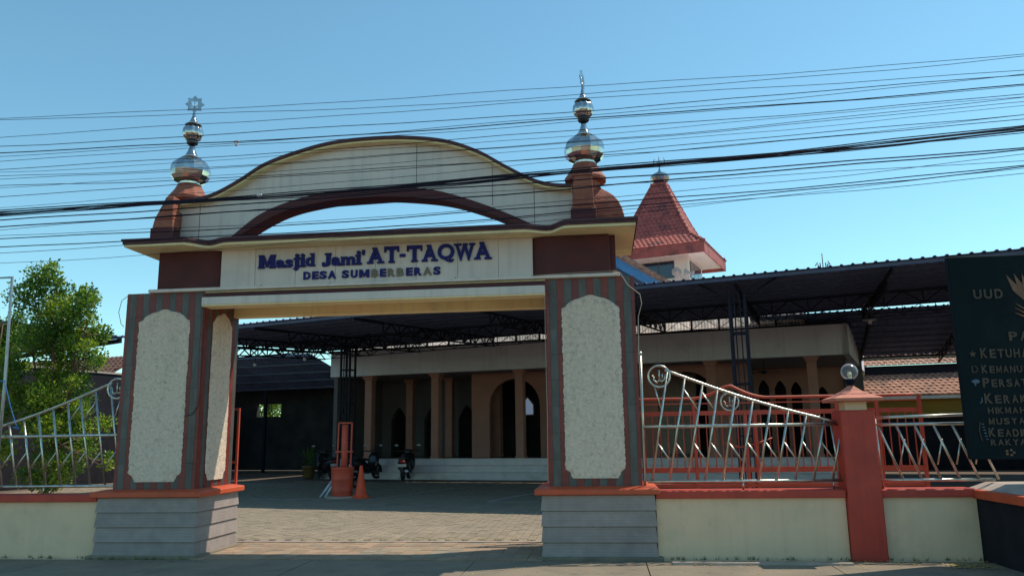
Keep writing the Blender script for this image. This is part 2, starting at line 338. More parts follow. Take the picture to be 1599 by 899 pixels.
# concrete verge and road in front of the gate, slabs with open joints
vg = MB(); vg.box(-24, 14, -4.2, -.14, -.3, -.035); verge = vg.build('pavement', M_CONC, kind='structure')
random.seed(3)
xs = -12.0
slab_i = 0
while xs < 9.5:
    wdt = random.choice((1.9, 2.2, 2.5))
    for (ya, yb) in ((-4.1, -2.02), (-2.0, -.16)):
        b = MB(); dz = random.uniform(-.006, .004); tl = random.uniform(-.004, .004)
        b.hexa([(xs+.008, ya, -.2), (xs+wdt-.008, ya, -.2), (xs+wdt-.008, yb, -.2), (xs+.008, yb, -.2),
                (xs+.008, ya, -.012+dz), (xs+wdt-.008, ya, -.012+dz+tl), (xs+wdt-.008, yb, -.012+dz+tl), (xs+.008, yb, -.012+dz)])
        o = b.build('concrete_slab', M_CONC, verge, bevel=.006) if False else None
        me = b.mesh('concrete_slab', M_CONC); ob = bpy.data.objects.new('concrete_slab', me); COL.objects.link(ob); ob.parent = verge
    xs += wdt
rd = MB(); rd.box(-200, 200, -13.5, -4.2, -.3, -.045)
rd.build('road', mat('asphalt', (.055, .055, .055), (.04, .04, .04), 4, .9, bump=.5, bscale=120), kind='structure')
# apron of reddish pavers in the gateway
ap = MB(); ap.box(-5.498, -.002, -.12, 1.76, -.2, -.03); apron = ap.build('gateway_apron', M_JOINT, kind='structure')
pm = MB().box(-.112, .112, -.112, .112, -.05, 0).mesh('paver', M_APR)
pm2 = MB().box(-.112, .112, -.112, .112, -.05, 0).mesh('paver', M_PAVER)
ny = 8; sx = 5.49/24
for j in range(ny):
    for i in range(24):
        x = -5.495+sx*(i+.5); y = -.115+.2335*(j+.5)
        gg = (i in (11, 12, 16, 17) and j in (2, 3, 4)) or random.random() < .07
        o = bpy.data.objects.new('paver', pm2 if gg else pm); COL.objects.link(o); o.parent = apron
        o.location = (x, y, random.uniform(-.004, .003)); o.rotation_euler = (random.uniform(-.008, .008), random.uniform(-.008, .008), random.uniform(-.01, .01))
        o.scale = (1, 1.015, 1)
# courtyard
cb = MB(); cb.box(-60, 40, 1.9, 70, -.3, -.028); court = cb.build('courtyard', M_JOINT, kind='structure')
cm = MB()
pw, pl = .148, .298
pmesh = MB().box(-pw/2+.004, pw/2-.004, -pl/2+.004, pl/2-.004, -.05, 0).mesh('paver', M_PAVER)
cnt = 0
for j in range(62):
    for i in range(-140, 56):
        x = i*pw+pw/2; y = 1.98+j*pl+pl/2+(pl/2 if i % 2 else 0)
        if y > 19.8: continue
        z = random.uniform(-.004, .002)
        if -6.2 < x < .3 and j < 7 and cnt < 296:
            o = bpy.data.objects.new('paver', pmesh); COL.objects.link(o); o.parent = court; o.location = (x, y, z)
            o.rotation_euler = (random.uniform(-.01, .01), random.uniform(-.012, .012), 0); cnt += 1
        else:
            a, b = pw/2-.004, pl/2-.004; t = random.uniform(-.002, .002)
            cm.add([(x-a, y-b, -.04), (x+a, y-b, -.04), (x+a, y+b, -.04), (x-a, y+b, -.04), (x-a, y-b, z-t), (x+a, y-b, z+t), (x+a, y+b, z+t), (x-a, y+b, z-t)],
                   [(4, 5, 6, 7), (0, 1, 5, 4), (1, 2, 6, 5), (2, 3, 7, 6), (3, 0, 4, 7)])
me = bpy.data.meshes.new('paver_field'); me.from_pydata(cm.v, [], cm.f); me.materials.append(M_PAVER)
o = bpy.data.objects.new('paver_field', me); COL.objects.link(o); o.parent = court; o['kind'] = 'stuff'
lit_ledge = MB(); lit_ledge.box(1.86, 4.3, -.50, -.39, -.1, .022); lit_ledge.build('kerb_ledge', M_KERB, kind='structure')  # pale strip added for the sunlit ledge at the wall foot
kb = MB(); kb.box(-7.0, 1.5, 1.77, 1.89, -.2, .012); kb.build('kerb_ledge', M_KERB, kind='structure')
# parking lines
for a, b in (((-2.3, 9.95), (.9, 9.6)), ((-2.3, 9.95), (-.95, 14.2)), ((-6.0, 10.75), (-4.3, 15.6)), ((-6.0, 10.75), (-9.8, 11.4))):
    d = Vector((b[0]-a[0], b[1]-a[1], 0)).normalized(); nrm = Vector((-d.y, d.x, 0))*.045
    A = Vector((*a, .008)); B = Vector((*b, .008))
    m = MB(); m.add([A-nrm, B-nrm, B+nrm, A+nrm], [(0, 1, 2, 3)]); m.build('parking_line', M_WHITE, kind='structure')
# fallen leaves
random.seed(11); lf = MB()
def litter(n, x0, x1, y0, y1, s=.022, z=.006):
    for _ in range(n):
        x = random.uniform(x0, x1); y = random.uniform(y0, y1); a = random.uniform(0, 6.3); q = s*random.uniform(.5, 1.2)
        c, d = math.cos(a)*q, math.sin(a)*q; h = random.uniform(0, .5)*q
        lf.add([(x-c, y-d, z), (x+d*.6, y-c*.6, z+h), (x+c, y+d, z+h*.3), (x-d*.6, y+c*.6, z+h)], [(0, 1, 2, 3)])
litter(420, -4.6, -.1, 1.9, 2.05, .018); litter(260, -2.6, -.1, 1.9, 2.9, .016); litter(130, -6, 0, 2, 6.5, .017); litter(60, -5.4, 0, 0, 1.8, .018)
litter(260, 1.9, 6.2, -.55, -.12, .02, 0); litter(170, 5.5, 6.1, -.75, -.35, .024, 0); litter(80, -1, 5, -1.6, -.4, .016, 0)
litter(200, 1.75, 6.2, -.3, .04, .014, 0); litter(150, -9.5, -7.2, -.4, .04, .013, 0); litter(120, -7.2, 1.7, -.7, -.15, .013, 0)
lf.build('fallen_leaves', M_DRYLEAF, kind='stuff')['label'] = 'small dry yellow leaves scattered over the paving'
# small weeds at the foot of walls and plinths
random.seed(17); wd = MB()
for _ in range(90):
    x = random.choice((random.uniform(1.8, 6.2), random.uniform(1.8, 6.2), random.uniform(-12, -7.3), random.uniform(-7.2, -5.6))); y = .05-random.random()**2*.14 if (x > 1.7 or x < -7.2) else -.12-random.random()*.05
    for _ in range(random.randint(3, 9)):
        a = random.uniform(0, 6.28); L = random.uniform(.02, .075); b = Vector((x+random.uniform(-.02, .02), y+random.uniform(-.015, .015), -.015)); t = b+Vector((math.cos(a)*L*.6, math.sin(a)*L*.6-.01, L)); sd = Vector((-math.sin(a), math.cos(a), 0))*.006
        wd.add([b-sd, b+sd, t], [(0, 1, 2)])
wd.build('weeds', M_WEED, kind='stuff')['label'] = 'tiny weeds along the foot of the walls'
# ------------------------------------------------------------------ entrance gate
random.seed(21)
gate = thing('entrance_gate', 'arched mosque entrance gate on two striped pillars with blue lettering on its white beam', 'gate', (-2.75, 0, 0))
WB, DB = 1.68, 1.43
def halfw(z):
    if z < 1.24: return .34+.04*math.sin((z-1.15)/.09*1.57)
    if z < 1.29: return .40+(z-1.24)*1.0
    if z < 3.74: return .455
    t = (z-3.74)/.25
    pts = [(0, .455), (.16, .45), (.2, .40), (.5, .34), (.7, .24), (.8, .13), (.92, .05), (1, .005)]
    for (a, p), (b, q) in zip(pts, pts[1:]):
        if t <= b: return p+(q-p)*(t-a)/(b-a)
    return .005
def stucco(cx, y0, k, axis):          # rough raised plaster panel built as a relief grid
    zs = [1.15+i*.0285 for i in range(100)]; NX = 26; m = MB(); vs = []
    for z in zs:
        jl, jr = random.uniform(-.01, .01), random.uniform(-.01, .01); hw = halfw(z)*k
        for i in range(NX+1):
            t = -1+2*i/NX; e = min(1, (1-abs(t))*6); x = cx+t*hw+(jl if t < 0 else jr)*abs(t)
            d = .006+.022*e+random.uniform(-.005, .005)*e
            vs.append((x, y0-d, z) if axis == 'y' else (y0+d, x, z))
    fs = [(r*(NX+1)+i, r*(NX+1)+i+1, (r+1)*(NX+1)+i+1, (r+1)*(NX+1)+i) for r in range(len(zs)-1) for i in range(NX)]
    m.add(vs, fs, True); return m
def course_mesh():
    m = MB(); h = .217; f = .020
    m.hexa([(-WB/2-f, -DB/2-f, 0), (WB/2+f, -DB/2-f, 0), (WB/2+f, DB/2+f, 0), (-WB/2-f, DB/2+f, 0),
            (-WB/2, -DB/2, h), (WB/2, -DB/2, h), (WB/2, DB/2, h), (-WB/2, DB/2, h)])
    return m.mesh('stone_course', M_STONE)
cme = course_mesh()
TU = 1.405/12; TH = 3.23/8
tile_me = {(c, w): MB().box(-w/2+.0015, w/2-.0015, -.006, .006, -TH/2+.0015, TH/2-.0015).mesh('tile', c and M_TRED or M_TGREY) for c in (0, 1) for w in (TU, TU/2)}
def pillar(x0, side_panel):
    cx = x0+WB/2; cy = DB/2
    b = MB().box(x0+.02, x0+WB-.02, .02, DB-.02, 0, .91).build('pillar_base', M_STONE, gate)
    for k in range(4): piece('stone_course', cme, b, (cx, cy, .002+k*.228))
    MB().box(x0-.09, x0+WB+.09, -.09, DB+.09, -.05, .03).build('footing', M_CONC, gate, bevel=.01)
    c = MB(); oh = .11
    c.hexa([(x0-oh, -.07, .915), (x0+WB+oh-.03, -.07, .915), (x0+WB+oh-.03, DB+.1, .915), (x0-oh, DB+.1, .915),
            (x0-oh, -.07, 1.0), (x0+WB+oh-.03, -.07, 1.0), (x0+WB+oh-.03, DB+.1, 1.0), (x0-oh, DB+.1, 1.0)])
    c.hexa([(x0-oh, -.07, 1.0), (x0+WB+oh-.03, -.07, 1.0), (x0+WB+oh-.03, DB+.1, 1.0), (x0-oh, DB+.1, 1.0),
            (x0+.06, .08, 1.035), (x0+WB-.1, .08, 1.035), (x0+WB-.1, DB-.02, 1.035), (x0+.06, DB-.02, 1.035)])
    c.build('pillar_cap', M_CAPRED, gate, bevel=.012)
    xa = (x0+.115) if x0 > -1 else x0+.165; xb = xa+1.405; ya, yb = .126, 1.363
    sh = MB().box(xa+.007, xb-.007, ya+.007, yb-.007, 1.0, 4.255).build('pillar_shaft', M_GROUT, gate)
    sc = (xa+xb)/2
    for j in range(8):
        z = 1.033+TH*(j+.5)
        e = 0; wlist = [TU/2]+[TU]*11+[TU/2]
        for i, wd in enumerate(wlist):
            xm = xa+e+wd/2; e += wd; red = (i % 2 == 0)
            inner = abs(xm-sc)+wd/2 < .40 and z-TH/2 > 1.25 and z+TH/2 < 3.72
            if not inner: piece('tile', tile_me[(1 if red else 0, wd)], sh, (xm, ya+.001, z+random.uniform(-.001, .001)), (0, random.uniform(-.004, .004), 0))
        n = 10; sw = (yb-ya)/n; face = xb if side_panel else xa
        for i in range(n):
            ym = ya+sw*(i+.5)
            if abs(ym-(ya+yb)/2)+sw/2 < .30 and z-TH/2 > 1.25 and z+TH/2 < 3.72: continue
            o = piece('tile', tile_me[(1 if i % 2 == 0 else 0, TU)], sh, (face-.001 if side_panel else face+.001, ym, z), (0, 0, math.pi/2)); o.scale = (sw/TU, 1, 1)
    stucco(sc, ya-.005, 1, 'y').build('stucco_panel', M_STUCCO, gate)
    if side_panel: stucco(.755, xb+.005, .78, 'x').build('stucco_panel', M_STUCCO, gate)
    return sc
SCL = pillar(-5.5-WB, True); SCR = pillar(0, False)
# lintel
MB().box(-5.60, .112, -.03, .32, 4.005, 4.135).build('lintel_board', M_PANEL, gate, bevel=.006)
MB().box(-5.60, .112, -.02, .31, 3.985, 4.004).build('lintel_soffit', M_SOFFIT, gate)  # yellow underside slab carries the ground bounce as colour
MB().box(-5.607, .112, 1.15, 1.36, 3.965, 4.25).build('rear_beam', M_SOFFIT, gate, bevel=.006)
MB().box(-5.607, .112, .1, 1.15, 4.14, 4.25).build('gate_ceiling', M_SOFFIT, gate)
MB().box(-5.607, .112, .07, .1, 4.137, 4.225).build('red_band', M_MAROON, gate)
MB().box(-6.60, 1.30, .04, 1.4, 4.257, 4.312).build('white_ledge', M_PANEL, gate, bevel=.008)
MB().box(-5.368, -.082, .15, 1.25, 4.314, 4.958).build('sign_beam', M_PANEL, gate)
MB().prism([(-6.48, .10), (-5.50, .10), (-5.37, .17), (-5.37, 1.3), (-6.48, 1.3)], 4.313, 4.955, 'z').build('corner_block', M_MAROON, gate, bevel=.01)
MB().prism([(-.08, .17), (.12, .08), (1.15, .08), (1.15, .18), (1.25, .18), (1.25, 1.3), (-.08, 1.3)], 4.313, 4.955, 'z').build('corner_block', M_MAROON, gate, bevel=.01)
sign = MB().box(-5.369, -.081, .135, .149, 4.316, 4.956).build('sign_board', M_PANEL, gate)
js = [-5.368, -4.76, -4.06, -3.37, -2.69, -2.0, -1.31, -.64, -.082]
for a, b in zip(js, js[1:]): MB().box(a+.004, b-.004, .12, .134, 4.318, 4.953).build('cladding_panel', M_PANEL, sign)
for a in (-3.42, -1.33, -4.6): MB().sphere((a, .03, 4.315), .009, 6, 4).build('screw', M_TARN, sign)
L1 = [('M', -4.69, -4.41, 4.61, 4.84), ('a', -4.39, -4.24, 4.61, 4.75), ('s', -4.23, -4.1, 4.61, 4.75), ('j', -4.1, -3.99, 4.55, 4.84), ('i', -3.965, -3.895, 4.61, 4.84), ('d', -3.88, -3.73, 4.615, 4.84), ('J', -3.59, -3.45, 4.6, 4.83), ('a', -3.43, -3.28, 4.61, 4.76), ('m', -3.265, -3.03, 4.61, 4.76), ('i', -3.005, -2.935, 4.61, 4.85), ("'", -2.915, -2.865, 4.77, 4.86), ('A', -2.81, -2.55, 4.62, 4.89), ('T', -2.53, -2.29, 4.62, 4.9), ('-', -2.275, -2.18, 4.715, 4.765), ('T', -2.15, -1.90, 4.62, 4.9), ('A', -1.89, -1.65, 4.62, 4.9), ('Q', -1.64, -1.36, 4.59, 4.905), ('W', -1.35, -1.03, 4.61, 4.9), ('A', -1.02, -0.76, 4.62, 4.91)]
L2 = [('D', -3.91, -3.79), ('E', -3.76, -3.65), ('S', -3.635, -3.51), ('A', -3.49, -3.35), ('S', -3.25, -3.13), ('U', -3.1, -2.985), ('M', -2.955, -2.785), ('B', -2.75, -2.635), ('E', -2.605, -2.5), ('R', -2.475, -2.35), ('B', -2.325, -2.205), ('E', -2.165, -2.055), ('R', -2.03, -1.90), ('A', -1.88, -1.735), ('S', -1.71, -1.59)]
GREY = {7, 9, 10, 13}
for k, (ch, a, b, c, d) in enumerate(L1):
    off = .036 if ch.isupper() else .042
    glyph(ch, a, b, c, d, .119, .03, off, True).build('letter', M_BLUE, sign, label='blue raised slab-serif letter '+ch if ch not in "-'" else None)
for k, (ch, a, b) in enumerate(L2):
    glyph(ch, a, b, 4.395, 4.53, .119, .022, .052).build('letter', M_FADE if k in GREY else M_BLUE, sign, label=('grey letter %s that lost its blue face' % ch) if k in GREY else 'blue bold block letter '+ch)
# cornice following a waved outline
def cfront(x):
    d = abs(x+2.65); e = 4.22
    def s(t): t = max(0, min(1, t)); return t*t*(3-2*t)
    if d < 2.45: return -.27
    if d < 2.85: return -.27+.17*s((d-2.45)/.4)
    if d < 3.15: return -.10-.30*s((d-2.85)/.3)
    return -.40
xsn = [-6.84+8.42*i/120 for i in range(121)]
front = [(x, cfront(x)) for x in xsn]
def cornice(off, z0, z1):
    return MB().prism([(x+(off if i > 60 else -off)*(1 if i in (0, 120) else 0), y-off) for i, (x, y) in enumerate(front)]+[(1.58+off, 1.75+off), (-6.84-off, 1.75+off)], z0, z1, 'z')
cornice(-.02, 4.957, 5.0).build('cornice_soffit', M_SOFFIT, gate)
cornice(0.0, 5.001, 5.045).build('cornice', M_TRIM, gate)
cornice(.018, 5.046, 5.085).build('cornice_edge', M_TRIM, gate)
# arch panel
TOP = [(-6.36, 5.83), (-5.95, 5.86), (-5.6, 5.93), (-5.15, 6.15), (-4.7, 6.42), (-4.1, 6.62), (-3.5, 6.75), (-2.85, 6.79), (-2.2, 6.77), (-1.5, 6.66), (-.95, 6.44), (-.5, 6.16), (-.1, 5.93), (.2, 5.82), (.58, 5.78)]
OUT = [(-5.45, 5.06), (-5.31, 5.2), (-4.74, 5.62), (-3.95, 5.88), (-3.2, 5.97), (-2.6, 5.97), (-2.0, 5.93), (-1.49, 5.81), (-.73, 5.52), (-.02, 5.17), (.1, 5.06)]
INN = [(-5.36, 5.06), (-5.08, 5.27), (-4.38, 5.62), (-3.55, 5.78), (-2.8, 5.81), (-2.3, 5.79), (-1.5, 5.67), (-.82, 5.44), (-.36, 5.22), (-.15, 5.06)]
def interp(P, x):
    if x <= P[0][0]: return P[0][1]
    for i in range(len(P)-1):
        (a, p), (b, q) = P[i], P[i+1]
        if x <= b:
            t = (x-a)/(b-a)
            p0 = P[i-1][1] if i else p; q1 = P[i+2][1] if i+2 < len(P) else q
            h0 = (q-p0)/((b-(P[i-1][0] if i else a-(b-a)))); h1 = (q1-p)/(((P[i+2][0] if i+2 < len(P) else b+(b-a))-a)); d = b-a
            return (2*t**3-3*t**2+1)*p+(t**3-2*t**2+t)*h0*d+(-2*t**3+3*t**2)*q+(t**3-t**2)*h1*d
    return P[-1][1]
N = 150
X = [-6.36+(.58+6.36)*i/N for i in range(N+1)]
lo = [(x, interp(OUT, x)+.015 if -5.45 < x < .1 else 5.0862) for x in X]
MB().band(lo, [(x, max(interp(TOP, x)-.01, 5.09)) for x in X], .3, .56).build('arch_panel', M_PANEL, gate)
MB().band([(x, interp(TOP, x)) for x in X], [(x, interp(TOP, x)+.05) for x in X], .11, .75).build('arch_trim', M_TRIM, gate)
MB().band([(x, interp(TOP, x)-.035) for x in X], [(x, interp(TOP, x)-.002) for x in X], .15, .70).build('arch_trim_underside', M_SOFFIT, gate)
XO = [-5.45+5.55*i/N for i in range(N+1)]; XI = [-5.36+5.21*i/N for i in range(N+1)]
MB().band([(x, interp(INN, x)) for x in XI], [(x, interp(OUT, x)) for x in XO], .24, .62).build('arch_band', M_MAROON, gate)
for xx in (-5.9, -2.05, -.75, -.05): MB().box(xx-.004, xx+.004, .2975, .2999, interp(OUT, xx)+.05 if xx < -.0 else 5.1, interp(TOP, xx)-.04).build('panel_joint', M_GROUT, gate)
# corner domes and finials
def star_emblem(c, rot, s=.17):
    m = MB(); ca, sa = math.cos(rot), math.sin(rot)
    def P(h, z, d=0): return (c[0]+h*ca-d*sa, c[1]+h*sa+d*ca, c[2]+z)
    pts = [(s*(1 if i % 2 == 0 else .72)*math.cos(math.pi*i/8), s*(1 if i % 2 == 0 else .72)*math.sin(math.pi*i/8)) for i in range(16)]
    inn = [(h*.5, z*.5) for h, z in pts]
    for i in range(16):
        j = (i+1) % 16; a, b, cc, d = pts[i], pts[j], inn[j], inn[i]
        m.hexa([P(*a, -.006), P(*b, -.006), P(*cc, -.006), P(*d, -.006), P(*a, .006), P(*b, .006), P(*cc, .006), P(*d, .006)])
    m.tube([P(0, -s*.5), P(0, s*.62)], .008, 6); m.tube([P(-s*.4, s*.1), P(-s*.3, -s*.15), P(0, -s*.28), P(s*.3, -s*.15), P(s*.4, s*.1)], .009, 6)
    return m
def dome(cx, cy, rot, lab, sw=1.0):
    prof = [(5.086, .74), (5.20, .74), (5.202, .63), (5.36, .625), (5.5, .59), (5.62, .54), (5.73, .465), (5.82, .37), (5.9, .27), (6.0, .22)]
    if cx < 0: prof = [(5.086, .70), (5.19, .66), (5.192, .58), (5.3, .52), (5.42, .46), (5.6, .40), (5.8, .34), (6.0, .22)]
    m = MB(); k0 = 0; vs = []
    for z, h in prof: g_, q = h*sw, h*.66; yc = cy+.10; vs += [(cx-g_, yc-q, z), (cx+g_, yc-q, z), (cx+g_, yc+q, z), (cx-g_, yc+q, z)]
    fs = [(i*4+k, i*4+(k+1) % 4, i*4+4+(k+1) % 4, i*4+4+k) for i in range(len(prof)-1) for k in range(4)]+[(3, 2, 1, 0), tuple(len(vs)-4+k for k in range(4))]
    m.add(vs, fs); d = m.build('dome', M_DOME, gate, bevel=.012)
    px = cx-.035 if cx > 0 else cx+.02
    b = MB(); b.box(px-.205, px+.205, -.09, .16, 5.087, 5.35); b.build('pedestal', M_MAROON, d, bevel=.012)
    b = MB()
    lv = ((5.352, 5.4, -.19, -.19, .19, .19), (5.4, 5.9, -.175, -.145, .175, .15), (5.9, 5.96, -.17, -.17, .17, .17)) if cx > 0 else \
        ((5.352, 5.5, -.185, -.16, .185, .18), (5.5, 5.65, -.16, -.09, .18, .175), (5.65, 5.78, -.09, -.02, .175, .17), (5.78, 5.90, -.02, .03, .17, .17))
    for z0, z1, al, cl, ar, cr in lv:
        b.hexa([(px+al, -.07, z0), (px+ar, -.07, z0), (px+ar, .15, z0), (px+al, .15, z0), (px+cl, -.06, z1), (px+cr, -.06, z1), (px+cr, .15, z1), (px+cl, .15, z1)])
    b.box(px-.03, px+.13, .15, cy-.2, 5.4, 5.7)
    b.build('pilaster', M_DOME, d, bevel=.01)
    b = MB(); b.lathe([(.20, 5.80), (.25, 6.02), (.355, 6.04), (.365, 6.09), (.33, 6.14), (.26, 6.24), (.215, 6.33), (.205, 6.36)], (cx, cy, 0), 12, False, math.pi/12)
    b.build('dome_skirt', M_DOME, d)
    n = MB(); n.lathe([(.18, 6.34), (.19, 6.42), (.21, 6.47)], (cx, cy, 0), 12, False); n.build('finial_neck', M_STEEL, gate)
    s = MB(); R_ = .34
    s.lathe([(.20, 6.40), (.28, 6.44), (.335, 6.51), (.352, 6.59), (.348, 6.67), (.318, 6.75), (.25, 6.82), (.17, 6.86), (.12, 6.865)], (cx, cy, 0), 13, False, .2 if cx > 0 else .05)
    s.build('finial_ball', M_STEEL, gate, label='large faceted mirror-steel ball of the %s finial' % lab)
    for pr in ([(.175, 6.845), (.185, 6.865), (.15, 6.885)], [(.085, 7.145), (.10, 7.165), (.10, 7.20), (.085, 7.22)], [(.115, 7.49), (.15, 7.515), (.12, 7.54)]):
        MB().lathe(pr, (cx, cy, 0), 20).build('finial_collar', M_TARN, gate)
    t = MB(); t.lathe([(.15, 6.88), (.11, 6.93), (.075, 7.0), (.05, 7.08), (.042, 7.15)], (cx, cy, 0), 16); t.build('finial_spire', M_STEEL, gate)
    t = MB(); t.lathe([(.08, 7.215), (.13, 7.24), (.168, 7.30), (.178, 7.37), (.165, 7.44), (.12, 7.50), (.07, 7.53)], (cx, cy, 0), 40, True, 0, lambda k, z: 1.04 if k % 4 < 2 else .93)
    t.build('fluted_ball', M_STEEL, gate)
    t = MB(); t.lathe([(.11, 7.54), (.07, 7.59), (.035, 7.68), (.016, 7.8), (.012, 7.9)], (cx, cy, 0), 12); t.build('finial_tip', M_STEEL, gate)
    star_emblem((cx, cy, 7.93), rot, .175).build('star_emblem', M_STEEL, gate)
dome(-6.38, .75, .25, 'left', .60); dome(.80, .75, 1.32, 'right')
# loose cables on the pillars
MB().tube([(1.2, .03, 4.33), (1.3, .02, 4.3), (1.42, .04, 4.1), (1.60, .06, 3.95), (1.62, .06, 3.8), (1.56, .07, 3.6), (1.545, .09, 3.1), (1.55, .09, 2.0), (1.55, .1, 1.1)], .007, 5).build('loose_cable', M_CABLEW, gate)
MB().tube([(-6.98, .12, 4.25), (-7.1, .1, 4.15), (-7.14, .1, 3.95), (-7.08, .1, 3.75), (-7.03, .11, 3.7)], .006, 5).build('loose_cable', M_CABLEW, gate)
MB().tube([(-5.64, .1, 4.0), (-5.63, .1, 3.2), (-5.62, .1, 2.6), (-5.64, .1, 2.35), (-5.72, .1, 2.22), (-5.85, .1, 2.2)], .008, 5).build('loose_cable', M_TARN, gate)
MB().tube([(.1, .1, 4.0), (.095, .11, 3.0), (.1, .11, 2.2), (.09, .11, 1.1)], .005, 5).build('loose_cable', M_CABLEW, gate)
MB().tube([(-.1, .03, 4.3), (.5, .028, 4.325), (1.2, .03, 4.33)], .005, 5).build('loose_cable', M_CABLEW, gate)

# ------------------------------------------------------------------ boundary walls
def wall(x0, x1, label):
    t = thing('boundary_wall', label, 'wall', ((x0+x1)/2, .2, 0))
    MB().box(x0, x1, .06, .34, -.1, .85).build('wall_body', M_CREAM, t)
    MB().box(x0, x1, -.01, .42, .852, .965).build('coping', M_CAPRED if False else M_PILRED, t, bevel=.01)
    return t
wall(1.70, 4.42, 'low cream wall with red coping between the right gate pillar and the red post')
wall(4.92, 6.22, 'short cream wall with red coping between the red post and the dark side wall')
wall(-13.5, -7.20, 'low cream wall with red coping left of the gate in front of the leafy tree')
# dark side wall with wide top carrying the board
t = thing('side_wall', 'dark masonry wall with red coping and pale top under the pancasila board', 'wall', (6.9, -1.5, 0))
MB().hexa([(6.30, -4, -.1), (8.6, -4, -.1), (8.6, .42, -.1), (6.225, .42, -.1), (6.30, -4, .83), (8.6, -4, .83), (8.6, .42, .83), (6.225, .42, .83)]).build('wall_body', M_DARKMASONRY, t)
MB().hexa([(6.24, -4.05, .832), (8.6, -4.05, .832), (8.6, .43, .832), (6.17, .43, .832), (6.24, -4.05, .955), (8.6, -4.05, .955), (8.6, .43, .955), (6.17, .43, .955)]).build('coping', M_CAPRED, t, bevel=.01)
MB().hexa([(6.34, -4.0, .956), (8.6, -4.0, .956), (8.6, .4, .956), (6.28, .4, .956), (6.6, -4.0, 1.04), (8.5, -4.0, 1.04), (8.5, .35, 1.04), (6.5, .35, 1.04)]).build('wall_top', M_KERB, t)
# red gate post
t = thing('gate_post', 'square brick-red post with a small tiered cap between the two right walls', 'post', (4.66, .2, 0))
MB().box(4.43, 4.91, -.06, .42, -.05, 2.10).build('post_body', M_PILRED, t, bevel=.015)
MB().box(4.52, 4.83, .03, .33, 2.101, 2.225).build('post_neck', M_CREAM, t)
c = MB()
def ring4(m, L, cx, cy):
    vs = []
    for h, z in L: vs += [(cx-h, cy-h, z), (cx+h, cy-h, z), (cx+h, cy+h, z), (cx-h, cy+h, z)]
    n = len(L); m.add(vs, [(i*4+k, i*4+(k+1) % 4, i*4+4+(k+1) % 4, i*4+4+k) for i in range(n-1) for k in range(4)]+[(3, 2, 1, 0), tuple(4*n-4+k for k in range(4))])
ring4(c, [(.33, 2.226), (.345, 2.235), (.345, 2.275), (.31, 2.29), (.21, 2.33), (.20, 2.345), (.12, 2.385), (.05, 2.45), (.03, 2.475)], 4.675, .18)
c.build('post_cap', mat('dusty_pink_cap_paint', (.50, .20, .13), (.40, .14, .09), 6, .7, bump=.3, bscale=25), t)
t = thing('globe_lamp', 'clear glass globe lamp with a bulb inside on top of the red post', 'lamp', (4.675, .18, 2.47))
MB().lathe([(.045, 2.47), (.05, 2.5), (.07, 2.53), (.075, 2.565)], (4.675, .18, 0), 14).build('lamp_base', M_BLACK, t)
MB().lathe([(.03, 2.56), (.03, 2.6)], (4.675, .18, 0), 10).sphere((4.675, .18, 2.635), .036, 12, 8).build('bulb', M_LAMP, t)
MB().sphere((4.675, .18, 2.675), .122, 28, 18).build('glass_globe', M_GLOBE, t)

# ------------------------------------------------------------------ stainless fences
def ring_emblem(parent, cx, cy, cz, r, name='ring'):
    pts = [(cx+r*math.cos(a), cy, cz+r*math.sin(a)) for a in [2*math.pi*i/28 for i in range(29)]]
    MB().tube(pts, .017, 8, False).build('ring', M_RAIL, parent)
    m = MB(); q = r*.8
    m.tube([(cx+.0*q, cy, cz+.75*q), (cx+.02*q, cy, cz-.55*q)], .014, 6)
    m.tube([(cx+.75*q, cy, cz+.25*q), (cx+.62*q, cy, cz-.35*q), (cx+.3*q, cy, cz-.6*q), (cx+.02*q, cy, cz-.45*q)], .013, 6)
    m.tube([(cx+.02*q, cy, cz-.45*q), (cx-.35*q, cy, cz-.7*q), (cx-.65*q, cy, cz-.4*q), (cx-.62*q, cy, cz-.05*q)], .013, 6)
    m.tube([(cx+.38*q, cy, cz+.3*q), (cx+.36*q, cy, cz-.3*q)], .012, 6); m.tube([(cx-.62*q, cy, cz-.05*q), (cx-.85*q, cy, cz+.12*q)], .011, 6)
    m.build('emblem', M_RAIL, parent)
def topcurve(x):   # falling top rail of the right fence
    t = (x-1.95)/(4.40-1.95); return 2.76-.82*t-.10*math.sin(math.pi*min(max(t, 0), 1))*.55
